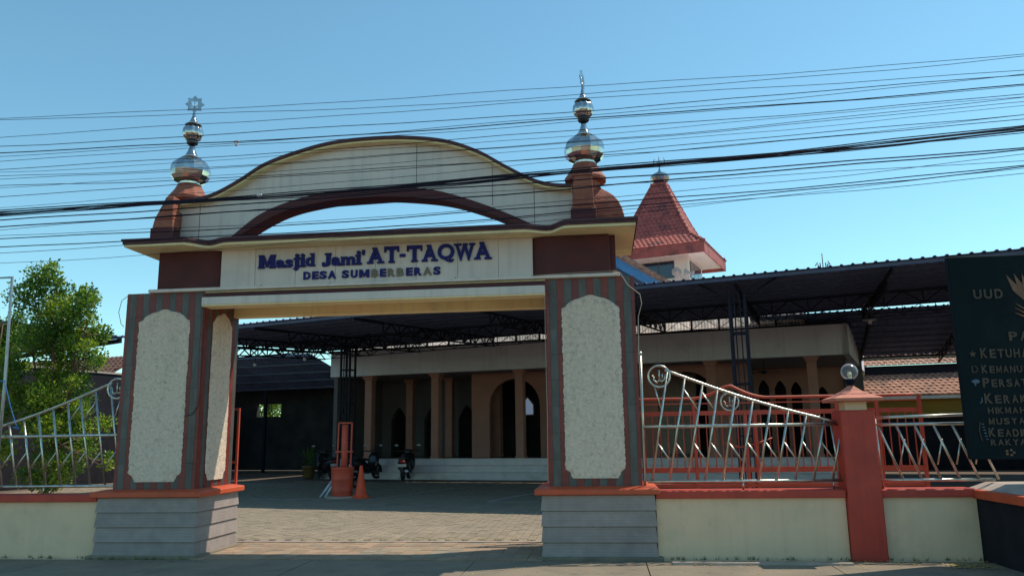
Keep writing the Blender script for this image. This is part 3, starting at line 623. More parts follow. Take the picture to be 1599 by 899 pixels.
def fence(mir, label):
    f = (lambda x: -5.25-x) if mir else (lambda x: x)
    t = thing('steel_fence', label, 'fence', (f(3.0), .15, .965)); Y = .15
    P = lambda x, z: (f(x), Y, z)
    MB().tube([P(1.60, 1.09), P(4.44 if not mir else 6.5, 1.09)], .022, 8).build('bottom_rail', M_RAIL, t)
    MB().tube([P(1.56, 1.905), P(4.44 if not mir else 6.5, 1.905)], .024, 8).build('middle_rail', M_RAIL, t)
    pts = [P(1.93+i*.1235, topcurve(1.93+i*.1235)) for i in range(21)]
    MB().tube(pts, .021, 8).build('top_rail', M_RAIL, t)
    if not mir:
        MB().tube([P(1.55, .97), P(1.57, 3.0)], .022, 8).build('end_post', M_RAIL, t)
        MB().sphere(P(1.57, 3.03), .032, 12, 8).build('post_ball', M_RAIL, t)
    for xf in (3.0, 4.3): MB().tube([P(xf, .965), P(xf, 1.09)], .015, 6).build('fence_foot', M_RAIL, t)
    ring_emblem(t, f(1.84), Y, 2.67, .165)
    n = 11 if not mir else 16
    bars = []
    for i in range(n):
        xb = 1.66+i*.262; xt = xb+.31 if i < 3 else xb+.285-.006*i
        zt = min(topcurve(xt), 3) if xt < 4.4 else 1.905
        bars.append((xb, xt, zt)); MB().tube([P(xb, 1.09), P(xt, zt)], .0175, 7).build('bar', M_RAIL, t)
    bx = lambda k, z: bars[k][0]+(bars[k][1]-bars[k][0])*(z-1.09)/(bars[k][2]-1.09)
    for k in range(n-1):
        MB().tube([P(bx(k, 1.66), 1.66), P(bx(k+1, 1.36), 1.36)], .012, 7).build('brace', M_RAIL, t)
        if k < 3: MB().tube([P(bx(k, 2.52-.05*k) if k else 1.80, 2.52-.05*k), P(bx(k+1, 2.14), 2.14)] if k else [P(1.76, 2.52), P(bx(0, 2.14), 2.14)], .012, 7).build('brace', M_RAIL, t)
    if not mir:
        MB().tube([P(4.33, 1.905), P(4.40, 1.09)], .015, 7).build('bar', M_RAIL, t)
        MB().tube([P(bx(n-1, 1.66), 1.66), P(4.36, 1.36), P(4.30, 1.09)], .012, 7).build('brace', M_RAIL, t)
    return t
fence(False, 'stainless steel fence with a falling top rail on the wall between gate and red post')
lf_ = fence(True, 'stainless steel fence with ring emblem on the wall before the leafy tree')
t = thing('steel_fence', 'short stainless steel fence with backward leaning bars right of the red post', 'fence', (5.6, .15, .965))
for z, z2, nm in ((1.085, 1.085, 'bottom_rail'), (1.885, 1.885, 'middle_rail'), (1.985, 2.02, 'top_rail')):
    MB().tube([(4.92, .15, z), (6.55, .15, z2)], .022, 8).build(nm, M_RAIL, t)
MB().tube([(4.99, .15, .965), (4.97, .15, 1.99)], .017, 8).build('end_post', M_RAIL, t)
for i in range(6):
    xb = 5.29+i*.262; xt = xb-.30
    MB().tube([(xt, .15, 1.885), (xb, .15, 1.085)], .0175, 7).build('bar', M_RAIL, t)
    if i < 5: MB().tube([(xt+.37, .15, 1.67), (xt+.27, .15, 1.30)], .012, 7).build('brace', M_RAIL, t)
# galvanised inverted-L pipe and blue rope at the left fence
t = thing('pipe_frame', 'thin grey pipe bent square at the top rising beside the left fence', 'pipe', (-9.05, .05, .9))
MB().tube([(-9.05, .05, .95), (-9.06, .05, 2.8), (-9.13, .05, 4.62), (-10.9, .05, 4.60), (-10.9, .05, .95)], .026, 8).build('pipe', M_GALV, t)
o = MB().tube([(-9.07, .02, 2.85), (-9.0, .02, 2.7), (-8.92, .06, 2.4), (-8.83, .1, 2.12), (-8.8, .13, 2.05)], .009, 5).tube([(-9.11, .0, 2.83), (-9.0, .0, 2.82)], .008, 5).tube([(-8.86, .1, 2.06), (-8.76, .1, 2.04)], .012, 5).build('rope', M_ROPE)
o['label'] = 'blue rope tied from the grey pipe down to the left fence'; o['category'] = 'rope'

# ------------------------------------------------------------------ red sliding gates
t = thing('sliding_gate', 'orange-red barred gate with a pointed top rail and ring, parked behind the right steel fence', 'gate', (3.7, 1.8, 0))
Y = 1.8
def rtop(x):
    d = abs(x-3.13)
    return 2.385 if d > .62 else 2.385+.235*(1-d/.62)**1.7
MB().tube([(x, Y, rtop(x)) for x in [-.02+.11*i for i in range(57)]], .028, 6).build('top_rail', M_GATE, t)
for z, h, nm in ((2.30, .022, 'thin_rail'), (2.135, .075, 'upper_rail'), (1.18, .085, 'lower_rail'), (.92, .06, 'kick_rail'), (.16, .08, 'bottom_rail')):
    MB().bar((-.02, Y, z), (6.25, Y, z), .035, h).build(nm, M_GATE, t)
for x in (0.0, 1.35, 2.52, 3.38, 3.54, 4.9, 5.55, 6.24):
    MB().bar((x, Y, .1), (x, Y, 2.38 if abs(x-3.4) > .5 else 2.14), .05, .06).build('frame_post', M_GATE, t)
gb = MB().bar((0, 0, 1.2), (0, 0, 2.12), .016, .016).mesh('gate_bar', M_GATE)
for i in range(47):
    x = .1+i*.131
    piece('gate_bar', gb, t, (x, Y, 0))
MB().tube([(3.0, Y-.02, 1.62), (3.25, Y-.03, 1.55), (3.5, Y-.03, 1.60), (3.8, Y-.02, 1.7)], .012, 6).build('latch_rod', M_GATE, t)
ring_emblem(t, 3.13, Y-.03, 2.32, .15)
t = thing('gate_leaf', 'edge of a red steel gate leaf folded behind the left gate pillar', 'gate', (-6.1, 1.62, 0))
for x in (-5.63, -5.75, -6.7): MB().bar((x, 1.6, .08), (x, 1.6, 2.36), .035, .045).build('frame_post', M_GATE, t)
for z in (2.345, 1.4, .9, .12): MB().bar((-6.7, 1.6, z), (-5.615, 1.6, z), .04, .04).build('rail', M_GATE, t)
for i in range(6): MB().bar((-5.87-i*.13, 1.6, .14), (-5.87-i*.13, 1.6, 2.32), .014, .014).build('gate_bar', M_GATE, t)

# ------------------------------------------------------------------ pancasila board
t = thing('notice_board', 'tall blackish board with gold lettering at the right edge above the dark side wall', 'board', (7.6, -.2, 1.0))
MB().box(6.09, 9.3, -.22, -.12, 1.38, 4.30).build('board_panel', M_BOARD, t, bevel=.01)
for x in (7.45, 8.8): MB().box(x, x+.08, -.12, -.04, .95, 4.0).build('board_leg', M_DARKMASONRY, t)
def line(txt, x, z, h, w, m=M_GOLD, first=1.0):
    cx = x
    for k, ch in enumerate(txt):
        if ch == ' ': cx += w*.6; continue
        hh = h*(first if k == 0 or txt[k-1] == ' ' and first > 1 else 1); ww = w*(.35 if ch == 'I' else 1)*(first if hh > h else 1)
        o = glyph(ch, cx, cx+ww*.78, z, z+hh, -.221, .012, .03 if ch != 'M' else 0).build('letter', m, t); o['label'] = 'gold letter '+ch; cx += ww
for txt, x, z, h, w, fi in (('UUD', 6.39, 3.66, .14, .145, 1), ("'45", 7.7, 3.66, .14, .13, 1), ('PANCASILA', 6.80, 3.04, .13, .15, 1),
        ('KETUHANAN YANG MAHA ESA', 6.385, 2.80, .125, .108, 1.15), ('KEMANUSIAAN YANG ADIL DAN BERADAB', 6.375, 2.585, .10, .092, 1.15),
        ('PERSATUAN INDONESIA', 6.365, 2.385, .11, .10, 1.2), ('KERAKYATAN YANG DIPIMPIN OLEH', 6.365, 2.155, .115, .112, 1.25),
        ('HIKMAH KEBIJAKSANAAN DALAM', 6.39, 2.01, .09, .098, 1), ('MUSYAWARAH PERWAKILAN', 6.385, 1.86, .09, .10, 1),
        ('KEADILAN SOSIAL BAGI SELURUH', 6.365, 1.69, .105, .10, 1.2), ('RAKYAT INDONESIA', 6.375, 1.57, .085, .098, 1)):
    line(txt, x, z, h, w, M_GOLD, fi)
m = MB()
for i in range(7):   # feathers of a spread wing
    a = rad(118-i*9); L = .62-.03*i; bx_, bz = 7.16+.012*i, 3.46+.0*i
    tip = (bx_+math.cos(a)*L, bz+math.sin(a)*L); nx, nz = -math.sin(a)*.05, math.cos(a)*.05
    mid = (bx_+math.cos(a)*L*.6, bz+math.sin(a)*L*.6); y = -.222-.002*i
    m.hexa([(bx_-nx, y, bz-nz), (mid[0]-nx, y, mid[1]-nz), (tip[0], y, tip[1]), (mid[0]+nx, y, mid[1]+nz), (bx_-nx, y-.008, bz-nz), (mid[0]-nx, y-.008, mid[1]-nz), (tip[0], y-.008, tip[1]), (mid[0]+nx, y-.008, mid[1]+nz)])
for i in range(3):
    a = rad(140+i*6); m.tube([(7.12, -.23, 3.45-.05*i), (7.12+math.cos(a)*.22, -.23, 3.45-.05*i+math.sin(a)*.2)], [.02, .005], 6)
m.build('wing_relief', M_WING, t)
m = MB(); st = [(6.28+(.055 if i % 2 == 0 else .022)*math.sin(math.pi*i/5), 2.86+(.055 if i % 2 == 0 else .022)*math.cos(math.pi*i/5)) for i in range(10)]
m.prism(st, -.232, -.222); m.build('star_icon', M_GOLD, t)
MB().tube([(6.25, -.226, 2.60), (6.25, -.226, 2.69), (6.30, -.226, 2.685), (6.325, -.226, 2.645), (6.30, -.226, 2.605), (6.25, -.226, 2.60)], .009, 5).build('chain_icon', M_GOLD, t)
MB().sphere((6.28, -.224, 2.47), .05, 10, 6, sc=(1.2, .15, .6)).sphere((6.27, -.224, 2.43), .012, 6, 4, sc=(1, .5, 2.5)).build('tree_icon', M_ICON, t)
MB().tube([(6.33, -.226, 2.24), (6.335, -.226, 2.19), (6.30, -.226, 2.16)], .01, 5).build('horn_icon', M_ICON, t)
m = MB()
for i in range(6): m.sphere((6.30+.008*i*(1 if i < 3 else 1), -.225, 1.87-i*.042), .02, 8, 5, sc=(1.1, .3, .45))
m.build('grain_icon', M_ICON, t); MB().tube([(6.27, -.226, 1.90), (6.245, -.226, 1.78), (6.27, -.226, 1.64)], .008, 5).build('cotton_icon', M_GOLD, t)
m = MB()
for i in range(5): m.sphere((6.62+.05*math.cos(i*1.256), -.225, 1.47+.035*math.sin(i*1.256)), .022, 8, 5, sc=(1, .3, .8))
m.build('flower_icon', M_WING, t)
# ------------------------------------------------------------------ canopies
random.seed(5)
def rib_mesh(width, length, name, m, n=4, h=.034):
    prof = []
    for k in range(n):
        c = width*(k+.5)/n; prof += [(c-.045, 0), (c-.022, h), (c+.022, h), (c+.045, 0)]
    prof = [(0, 0)]+prof+[(width+.03, 0)]
    return MB().band(prof, [(x, z+.006) for x, z in prof], 0, length).mesh(name, m)
def truss(parent, a, b, h, n, w=.05, name='truss'):
    a = Vector(a); b = Vector(b); m = MB(); dz = Vector((0, 0, -h))
    m.bar(a, b, w); m.bar(a+dz, b+dz, w)
    for i in range(n):
        p = a+(b-a)*i/n; q = a+(b-a)*(i+1)/n
        m.bar(p, p+dz, w*.7) if i % 2 == 0 else None
        if i % 2 == 0: m.bar(p+dz, q, w*.7)
        else: m.bar(p, q+dz, w*.7)
    return m.build(name, M_TRUSS, parent)
def post(parent, u, v, z1, s=.19):
    m = MB()
    for du in (-s, s):
        for dv in (-s, s): m.bar((u+du, v+dv, 0), (u+du, v+dv, z1), .065)
    z = .4
    while z < z1-.3:
        m.bar((u-s, v-s, z), (u+s, v-s, z), .04); m.bar((u-s, v+s, z), (u+s, v+s, z), .04)
        m.bar((u-s, v-s, z), (u-s, v+s, z), .04); m.bar((u+s, v-s, z), (u+s, v+s, z), .04); z += 1.3
    for du in (-s*.35, s*.35): m.bar((u+du, v-s, .1), (u+du, v-s, z1), .03)
    m.box(u-.3, u+.3, v-.3, v+.3, -.02, .06)
    m.bar((u-s, v, z1-.1), (u-s-.9, v, z1+.45), .05); m.bar((u+s, v, z1-.1), (u+s+.9, v, z1+.45), .05)
    return m.build('canopy_post', M_TRUSS, parent)
can = thing('parking_canopy', 'large dark corrugated steel canopy on lattice posts over the mosque courtyard', 'canopy', (-2, 14, 0), 'M')
zf = lambda u: -.0+ 5.30+(u+12.85)*.0205 if u < -.16 else 5.56+(u+.16)*.013
V0, V1 = 8.4, 19.95; RISE = .66; LEN = math.hypot(V1-V0, RISE); ANG = math.atan2(RISE, V1-V0)  # canopy back edge lengthened so it blocks sun above the low roof
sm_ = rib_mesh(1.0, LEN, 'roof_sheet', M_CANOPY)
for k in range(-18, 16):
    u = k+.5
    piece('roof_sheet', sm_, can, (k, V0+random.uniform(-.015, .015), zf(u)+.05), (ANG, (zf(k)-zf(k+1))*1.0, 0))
zr = lambda u, v: zf(u)+RISE*(v-V0)/(V1-V0)
v = V0+.12
while v < V1:
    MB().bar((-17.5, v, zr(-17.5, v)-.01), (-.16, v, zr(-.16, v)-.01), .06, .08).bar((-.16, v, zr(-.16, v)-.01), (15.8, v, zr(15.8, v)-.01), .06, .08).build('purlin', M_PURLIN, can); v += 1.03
for u in (-17.3, -14.9, -12.3, -8.7, -5.0, -1.3, 2.35, 6.0, 9.7, 13.4):
    truss(can, (u, V0+1.9, zr(u, V0+1.9)-.1), (u, V1-.05, zr(u, V1)-.1), .34, 18, .055); MB().bar((u, V0+.1, zr(u, V0)-.09), (u, V0+1.87, zr(u, V0+1.87)-.1), .055, .09).build('rafter_tip', M_TRUSS, can)
for v, z0, h in ((14.0, -.12, .40), (19.3, -.1, .36)):
    truss(can, (-17.5, v, zr(-17.5, v)+z0), (-.16, v, zr(-.16, v)+z0), h, 34, .05 if v < 15 else .032)
    truss(can, (-.16, v, zr(-.16, v)+z0), (15.8, v, zr(15.8, v)+z0), h, 30, .05 if v < 15 else .032)
post(can, 2.35, 9.3, 5.3); post(can, -12.3, 14.0, 5.3); post(can, 13.4, 9.3, 5.4)
# left wing
wing = thing('side_canopy', 'dark corrugated canopy wing along the left side of the courtyard behind the tree', 'canopy', (-22, 5, 0), 'M')
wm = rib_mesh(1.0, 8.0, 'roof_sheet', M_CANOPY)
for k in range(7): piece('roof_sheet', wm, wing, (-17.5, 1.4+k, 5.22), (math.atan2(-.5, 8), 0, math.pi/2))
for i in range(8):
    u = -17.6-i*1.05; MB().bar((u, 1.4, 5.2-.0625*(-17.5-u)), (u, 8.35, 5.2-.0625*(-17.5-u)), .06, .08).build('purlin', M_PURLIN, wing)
for v in (1.8, 5.1, 8.3): MB().bar((-17.55, v, 5.10), (-25.4, v, 4.60), .08, .14).build('rafter', M_TRUSS, wing)
post(wing, -24.8, 5.1, 4.3, .15)
# rear canopy right of the hall
rear = thing('rear_canopy', 'lower dark canopy behind the first one, right of the hall, showing purlins', 'canopy', (10, 23, 0), 'M')
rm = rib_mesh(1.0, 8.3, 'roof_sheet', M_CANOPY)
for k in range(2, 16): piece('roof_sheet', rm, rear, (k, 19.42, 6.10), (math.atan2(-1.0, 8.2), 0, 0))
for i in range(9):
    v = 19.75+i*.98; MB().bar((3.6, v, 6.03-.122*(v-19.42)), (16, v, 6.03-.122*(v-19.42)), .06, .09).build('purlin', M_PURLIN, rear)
for u in (6.2, 9.4, 12.6, 15.8): truss(rear, (u, 19.6, 5.9), (u, 27.5, 4.98), .3, 14)
truss(rear, (4, 27.45, 5.16), (16, 27.45, 5.16), .14, 26, .035)
for u in (15.8,): post(rear, u, 27.4, 4.9, .12)
MB().bar((5.6, 27.6, 4.95), (16, 27.6, 4.95), .10, .10).build('gutter', M_GALV, rear)
# low roof left of the hall
low = thing('lean_to_roof', 'low dark sheet roof with a pale gutter at the left end of the hall', 'roof', (-22, 22, 0), 'M')
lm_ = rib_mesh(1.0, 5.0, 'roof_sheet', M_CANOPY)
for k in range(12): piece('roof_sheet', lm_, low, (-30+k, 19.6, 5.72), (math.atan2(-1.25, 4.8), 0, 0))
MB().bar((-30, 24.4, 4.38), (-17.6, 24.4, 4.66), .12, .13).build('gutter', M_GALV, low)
MB().hexa([(-31, 24.47, 4.42), (-17.15, 24.47, 4.42), (-17.15, 27.0, 4.93), (-31, 27.0, 4.93), (-31, 24.47, 4.45), (-17.15, 24.47, 4.45), (-17.15, 27.0, 4.96), (-31, 27.0, 4.96)]).build('sun_block_sheet', M_CANOPY, low)  # unseen sheet added to keep sun off the ground beyond the gutter
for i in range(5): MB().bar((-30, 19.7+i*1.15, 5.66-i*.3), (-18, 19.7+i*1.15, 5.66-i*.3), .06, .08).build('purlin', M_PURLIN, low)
for u in (-29.5, -24, -18.2): MB().bar((u, 24.3, 0), (u, 24.3, 4.4), .14).build('roof_post', M_TRUSS, low)
# lamps under the canopy
for (u, v, z), lab in (((-15.0, 12.0, 4.47), 'small white bulb hanging under the canopy nearest the left pillar'), ((-12.85, 12.0, 4.57), 'small white bulb hanging under the canopy left of the lattice post')):
    t = thing('hanging_bulb', lab, 'lamp', (u, v, z), 'M', 'bulbs hanging under the canopy')
    MB().tube([(u, v, z+.06), (u, v, zr(u, v)-.1)], .008, 5).build('flex', M_BLACK, t)
    MB().sphere((u, v, z), .06, 10, 8).build('bulb', M_PLATE, t)
t = thing('flood_lamp', 'white dish lamp under the rear canopy right of the hall', 'lamp', (6.18, 19.3, 5.75), 'M')
MB().lathe([(.26, 5.70), (.10, 5.74), (.07, 5.62), (.06, 5.55)], (6.18, 19.3, 0), 14).build('shade', M_PLATE, t)
MB().tube([(6.18, 19.3, 5.72), (6.18, 19.3, 6.05)], .012, 5).build('stem', M_BLACK, t)

# ------------------------------------------------------------------ mosque hall
hall = thing('mosque_hall', 'wide mosque porch with cream fascia, peach columns and pale steps behind the courtyard', 'mosque', (-6, 22, 0), 'M')
for k in range(3):
    m = MB(); m.box(-17.0, 5.5, 19.5+.32*k, 20.5, .275*k if k else -.05, .275*(k+1)-.012); s_ = m.build('step', M_STEP, hall, bevel=.01)
    MB().box(-17.02, 5.52, 19.48+.32*k, 19.51+.32*k+.3, .275*(k+1)-.011, .275*(k+1)+.012).build('step_nosing', M_STEP, s_)
MB().box(-17, 5.5, 20.5, 30, .6, .822).build('porch_floor', mat('dark_glossy_floor', (.16, .15, .15), rough=.25), hall)
MB().box(-17.05, 5.45, 20.0, 20.3, 4.58, 5.72).build('fascia', M_FASCIA, hall, bevel=.01)
a20 = math.radians(20-14)   # right return skewed off square to follow its direction in the image
m = MB(); L_ = 14; dx, dy = math.sin(a20)*L_, math.cos(a20)*L_
m.hexa([(5.45, 20.0, 4.58), (5.45+dx, 20+dy, 4.58), (5.2+dx, 20+dy, 4.58), (5.2, 20.0, 4.58), (5.45, 20, 5.719), (5.45+dx, 20+dy, 5.719), (5.2+dx, 20+dy, 5.719), (5.2, 20, 5.719)])
m.build('side_fascia', M_FASCIA, hall)
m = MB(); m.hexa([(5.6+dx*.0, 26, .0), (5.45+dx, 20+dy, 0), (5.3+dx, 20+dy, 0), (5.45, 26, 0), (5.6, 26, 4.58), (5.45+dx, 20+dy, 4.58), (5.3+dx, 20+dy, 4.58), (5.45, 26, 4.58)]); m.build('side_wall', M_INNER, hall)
MB().box(-17.05, 5.4, 20.3, 31, 4.60, 4.72).build('porch_ceiling', mat('porch_ceiling_paint', (.28, .29, .30), rough=.8), hall)
MB().box(-17.05, 5.4, 20.3, 31, 5.45, 5.6).build('roof_slab', M_FASCIA, hall)
MB().box(-17.1, 5.5, 19.93, 20.02, 5.721, 5.79).build('fascia_rail', M_TRUSS, hall)
def column(u, v, w=.18, z0=.82, z1=4.595, m_=None):
    m = MB(); m.box(u-w, u+w, v-w, v+w, z0, z1-.22)
    for (za, zb, a, b) in ((z1-.22, z1-.06, w, w*1.5), (z1-.06, z1, w*1.55, w*1.55)):
        m.hexa([(u-a, v-a, za), (u+a, v-a, za), (u+a, v+a, za), (u-a, v+a, za), (u-b, v-b, zb), (u+b, v-b, zb), (u+b, v+b, zb), (u-b, v+b, zb)])
    m.box(u-w*1.15, u+w*1.15, v-w*1.15, v+w*1.15, z0, z0+.12)
    return m.build('column', m_ or M_PEACH, hall, bevel=.012)
for u in (-15.22, -11.8, -7.78, -3.75, .32, 4.09): column(u, 20.55)
for u in (-14.65, -12.5): column(u, 23.5)
def archwall(u0, u1, v0, v1, z0, z1, ops, m_, name='arch_wall', pointed=False):
    m = MB(); cur = u0
    for (c, hw, zs) in ops:
        m.box(cur, c-hw, v0, v1, z0, z1); n = 16
        if pointed: pts = [(c-hw+2*hw*i/n, zs+hw*1.5*(1-abs(-1+2*i/n)**1.6)) for i in range(n+1)]
        else: pts = [(c-hw*math.cos(math.pi*i/n), zs+hw*math.sin(math.pi*i/n)) for i in range(n+1)]
        m.band(pts, [(x, z1) for x, z in pts], v0, v1); cur = c+hw
    m.box(cur, u1, v0, v1, z0, z1); return m.build(name, m_, hall)
archwall(-10.7, 1.6, 22.0, 22.3, .823, 4.598, [(-8.6, 1.22, 3.1), (-4.7, 1.22, 3.1), (-.9, 1.22, 3.1)], M_PEACH)
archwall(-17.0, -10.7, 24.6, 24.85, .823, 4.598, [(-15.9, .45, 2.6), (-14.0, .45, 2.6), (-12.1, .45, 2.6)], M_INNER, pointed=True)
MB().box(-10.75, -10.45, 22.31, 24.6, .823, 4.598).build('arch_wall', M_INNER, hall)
for v in (23.2, 25.0, 26.8): 
    for u in (-9.9, -7.3, -3.2): column(u, v, .2, .823, 4.598, M_PEACH) if v < 24 else None
archwall(1.6, 5.4, 26.2, 26.45, .823, 4.598, [(2.0, .24, 3.75), (2.72, .24, 3.7), (3.4, .22, 3.65), (4.5, .28, 3.3)], M_PEACH, pointed=True)
MB().box(5.405, 6.2, 26.2, 26.45, .0, 5.5).build('gap_fill_wall', M_INNER, hall)  # wall added to cover the sky gap behind the globe lamp
MB().prism([(5.46, 20.2), (5.46+dx*.95, 20+dy*.95), (5.46, 20+dy*.95)], 4.605, 5.6, 'z').build('gap_fill_slab', M_FASCIA, hall)  # triangular filler added to close the gap beside the skewed side fascia
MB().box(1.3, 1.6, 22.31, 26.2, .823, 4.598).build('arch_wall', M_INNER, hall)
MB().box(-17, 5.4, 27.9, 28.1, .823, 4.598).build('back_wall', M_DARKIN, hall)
for (u, hw, z0, z1, z2) in ((-11.75, .22, 3.25, 3.55, 3.85), (-10.03, .30, 2.85, 3.35, 3.72), (-8.3, .30, 2.85, 3.35, 3.72)):
    wf = MB().prism([(u-hw-.06, z0-.06), (u+hw+.06, z0-.06), (u+hw+.06, z1+.02), (u, z2+.09), (u-hw-.06, z1+.02)], 27.86, 27.9).build('window_frame', M_PEACH, hall)
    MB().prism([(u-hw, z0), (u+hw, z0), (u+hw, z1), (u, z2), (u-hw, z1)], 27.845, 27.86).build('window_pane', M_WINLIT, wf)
MB().box(-17.1, -16.9, 20.4, 30.3, .0, 5.4).build('side_wall', M_INNER, hall)
# ceiling fans under the porch
def fan(u, v, lab):
    t = thing('ceiling_fan', lab, 'fan', (u, v, 4.59), 'M', 'ceiling fans in the porch')
    MB().tube([(u, v, 4.59), (u, v, 4.2)], .015, 6).build('rod', M_TRUSS, t)
    MB().lathe([(.05, 4.06), (.12, 4.1), (.12, 4.16), (.05, 4.2)], (u, v, 0), 12).build('motor', M_TRUSS, t)
    for k in range(3):
        a = k*2.094+.3; MB().bar((u+.1*math.cos(a), v+.1*math.sin(a), 4.13), (u+.62*math.cos(a), v+.62*math.sin(a), 4.13), .12, .012).build('blade', M_TRUSS, t)
fan(2.3, 21.3, 'dark three-bladed ceiling fan in the porch right of the lattice post'); fan(-5.7, 21.3, 'dark three-bladed ceiling fan in the porch just left of the right gate pillar')
# clerestory strip of translucent sheets between fascia and canopy
cl = thing('clerestory_screen', 'strip of pale translucent corrugated sheets between the hall fascia and the canopy', 'screen', (-6, 20, 5.72), 'M')
def vsheet():
    m = MB(); prof = []
    for k in range(9): prof += [(k*.12, 0), (k*.12+.035, .03), (k*.12+.07, .03), (k*.12+.105, 0)]
    n = len(prof); vs = [(x, y, 0) for x, y in prof]+[(x, y, .62) for x, y in prof]+[(x, y+.005, 0) for x, y in prof]+[(x, y+.005, .62) for x, y in prof]
    return m.add(vs, [(i, i+1, n+i+1, n+i) for i in range(n-1)]+[(2*n+i, 3*n+i, 3*n+i+1, 2*n+i+1) for i in range(n-1)]).mesh('screen_sheet', M_POLY)
vm_ = vsheet()
for k in range(19): piece('screen_sheet', vm_, cl, (-16.3+k*1.07, 20.12, 5.722))
for k in range(20): MB().bar((-16.32+k*1.07, 20.08, 5.73), (-16.32+k*1.07, 20.08, 6.4), .07).build('mullion', M_TRUSS, cl) if k % 1 == 0 else None

# far finial on the hall roof
t = thing('roof_finial', 'small dark emblem finial poking above the canopy edge at the right', 'finial', (4.77, 19.0, 6.3), 'M')
MB().tube([(4.77, 19, 6.3), (4.77, 19, 8.25)], .018, 6).build('finial_rod', M_TARN, t)
MB().tube([(4.60, 19, 7.85), (4.62, 19, 7.72), (4.72, 19, 7.66), (4.77, 19, 7.70), (4.83, 19, 7.66), (4.92, 19, 7.72), (4.95, 19, 7.85)], .022, 6).tube([(4.50, 19, 7.8), (4.60, 19, 7.92)], .018, 6).tube([(5.02, 19, 7.8), (4.95, 19, 7.95)], .018, 6).tube([(4.68, 19, 7.9), (4.68, 19, 7.68)], .02, 6).tube([(4.87, 19, 7.9), (4.87, 19, 7.68)], .02, 6).build('emblem', M_TARN, t)

# ------------------------------------------------------------------ tiled roofs
def tiles(p0, du, ds, W, L, tw, tl, clip=None, m=None):
    """overlapping arched roof tiles; clip(s)->(a,b) limits along the eave at slope distance s"""
    m = m or MB(); du = Vector(du).normalized(); ds = Vector(ds).normalized(); n = du.cross(ds).normalized(); p0 = Vector(p0)
    if n.z < 0: n = -n
    r = 0; s = 0
    while s < L-.02:
        a, b = clip(s) if clip else (0, W)
        k = math.ceil(a/tw-(.5 if r % 2 else 0)); x = k*tw+(tw*.5 if r % 2 else 0)
        x = a+((x-a) % tw)-tw
        while x < b:
            xa, xb = max(x, a), min(x+tw*.97, b)
            if xb-xa > tw*.15:
                j = random.uniform(-.004, .004); e = min(tl*1.12, L-s); vs = []
                for ss, hh in ((s, .035), (s+e, .008)):
                    for q in range(5):
                        t = q/4; xx = xa+(xb-xa)*t; vs.append(p0+du*xx+ds*ss+n*(hh+.028*math.sin(math.pi*t)+j))
                vs += [p0+du*xa+ds*s, p0+du*xb+ds*s]
                m.add(vs, [(q, q+1, q+6, q+5) for q in range(4)]+[(10, 11, 4, 3, 2, 1, 0)])
            x += tw
        s += tl; r += 1
    return m
# tower
random.seed(9)
tw_ = thing('mosque_tower', 'cream tower with a steep red tiled pyramid roof and steel ball behind the gate', 'tower', (0, 0, 0))
tw_.location = (4.446, 29.0, 0); tw_.rotation_euler = (0, 0, rad(-19.2))
H = 1.62
MB().box(-H, H, -H, H, 0, 10.62).build('wall', M_TOWER, tw_)
wf = MB().box(-1.52, .92, -H-.03, -H+.02, 9.45, 10.33).build('window', M_GLASSD if False else M_TARN, tw_)
for a, b in ((-1.48, -.70), (-.66, .10), (.14, .88)): MB().box(a, b, -H-.038, -H-.031, 9.49, 10.29).build('window_pane', M_GLASSD, wf)
wf = MB().box(H-.02, H+.03, -1.3, 1.2, 9.45, 10.33).build('window', M_TARN, tw_)
for a, b in ((-1.25, -.45), (-.4, .4), (.45, 1.15)): MB().box(H+.031, H+.038, a, b, 9.49, 10.29).build('window_pane', M_GLASSD, wf)
MB().box(H-.1, H+.05, -H-.05, -H+.12, 0, 10.6).build('corner_pier', M_TOWER, tw_)
MB().box(-2.6, 2.6, -2.6, 2.6, 10.56, 10.62).build('soffit', M_TOWER, tw_)
E_ = 2.70
for s_ in (-1, 1):
    MB().box(-E_, E_, min(s_*E_, s_*(E_-.06)), max(s_*E_, s_*(E_-.06)), 10.38, 10.9).build('fascia', M_TILER, tw_)
    MB().box(min(s_*E_, s_*(E_-.06)), max(s_*E_, s_*(E_-.06)), -E_+.061, E_-.061, 10.38, 10.899).build('fascia', M_TILER, tw_)
def pyr_roof(name, levels, tw, tl, parent, mt, hip=True):
    m = MB(); base = MB(); rt = MB().lathe([(.07, 0), (.075, .3)], (0, 0, 0), 8).mesh('ridge_tile', mt)
    ring4(base, [(h-.03, z-.02) for h, z in levels], 0, 0)
    for (h0, z0), (h1, z1) in zip(levels, levels[1:]):
        L = math.hypot(h0-h1, z1-z0)
        for k in range(4):
            c, s = [(1, 0), (0, 1), (-1, 0), (0, -1)][k]
            R = lambda x, y: (x*c-y*s, x*s+y*c)
            p = R(-h0, -h0); du = R(1, 0); dd = R(0, (h0-h1)/L)
            tiles((*p, z0), (*du, 0), (*dd, (z1-z0)/L), 2*h0, L, tw, tl, lambda s_: ((h0-h1)*s_/L, 2*h0-(h0-h1)*s_/L), m)
            if hip:
                a = Vector((*R(h0, -h0), z0)); b = Vector((*R(h1, -h1), z1)); n = max(1, int((b-a).length/.27))
                q = (b-a).to_track_quat('Z', 'Y').to_euler()
                for i in range(n):
                    piece('ridge_tile', rt, parent, a+(b-a)*i/n+Vector((0, 0, .045)), q)
    base.build('roof_base', mt, parent); m.build(name, mt, parent, kind='stuff')
pyr_roof('roof_tiles', [(2.72, 10.9), (1.80, 11.62)], .24, .26, tw_, M_TILER)
pyr_roof('roof_tiles', [(1.86, 11.55), (1.25, 12.75), (.80, 13.8), (.36, 14.8)], .24, .24, tw_, M_TILER)
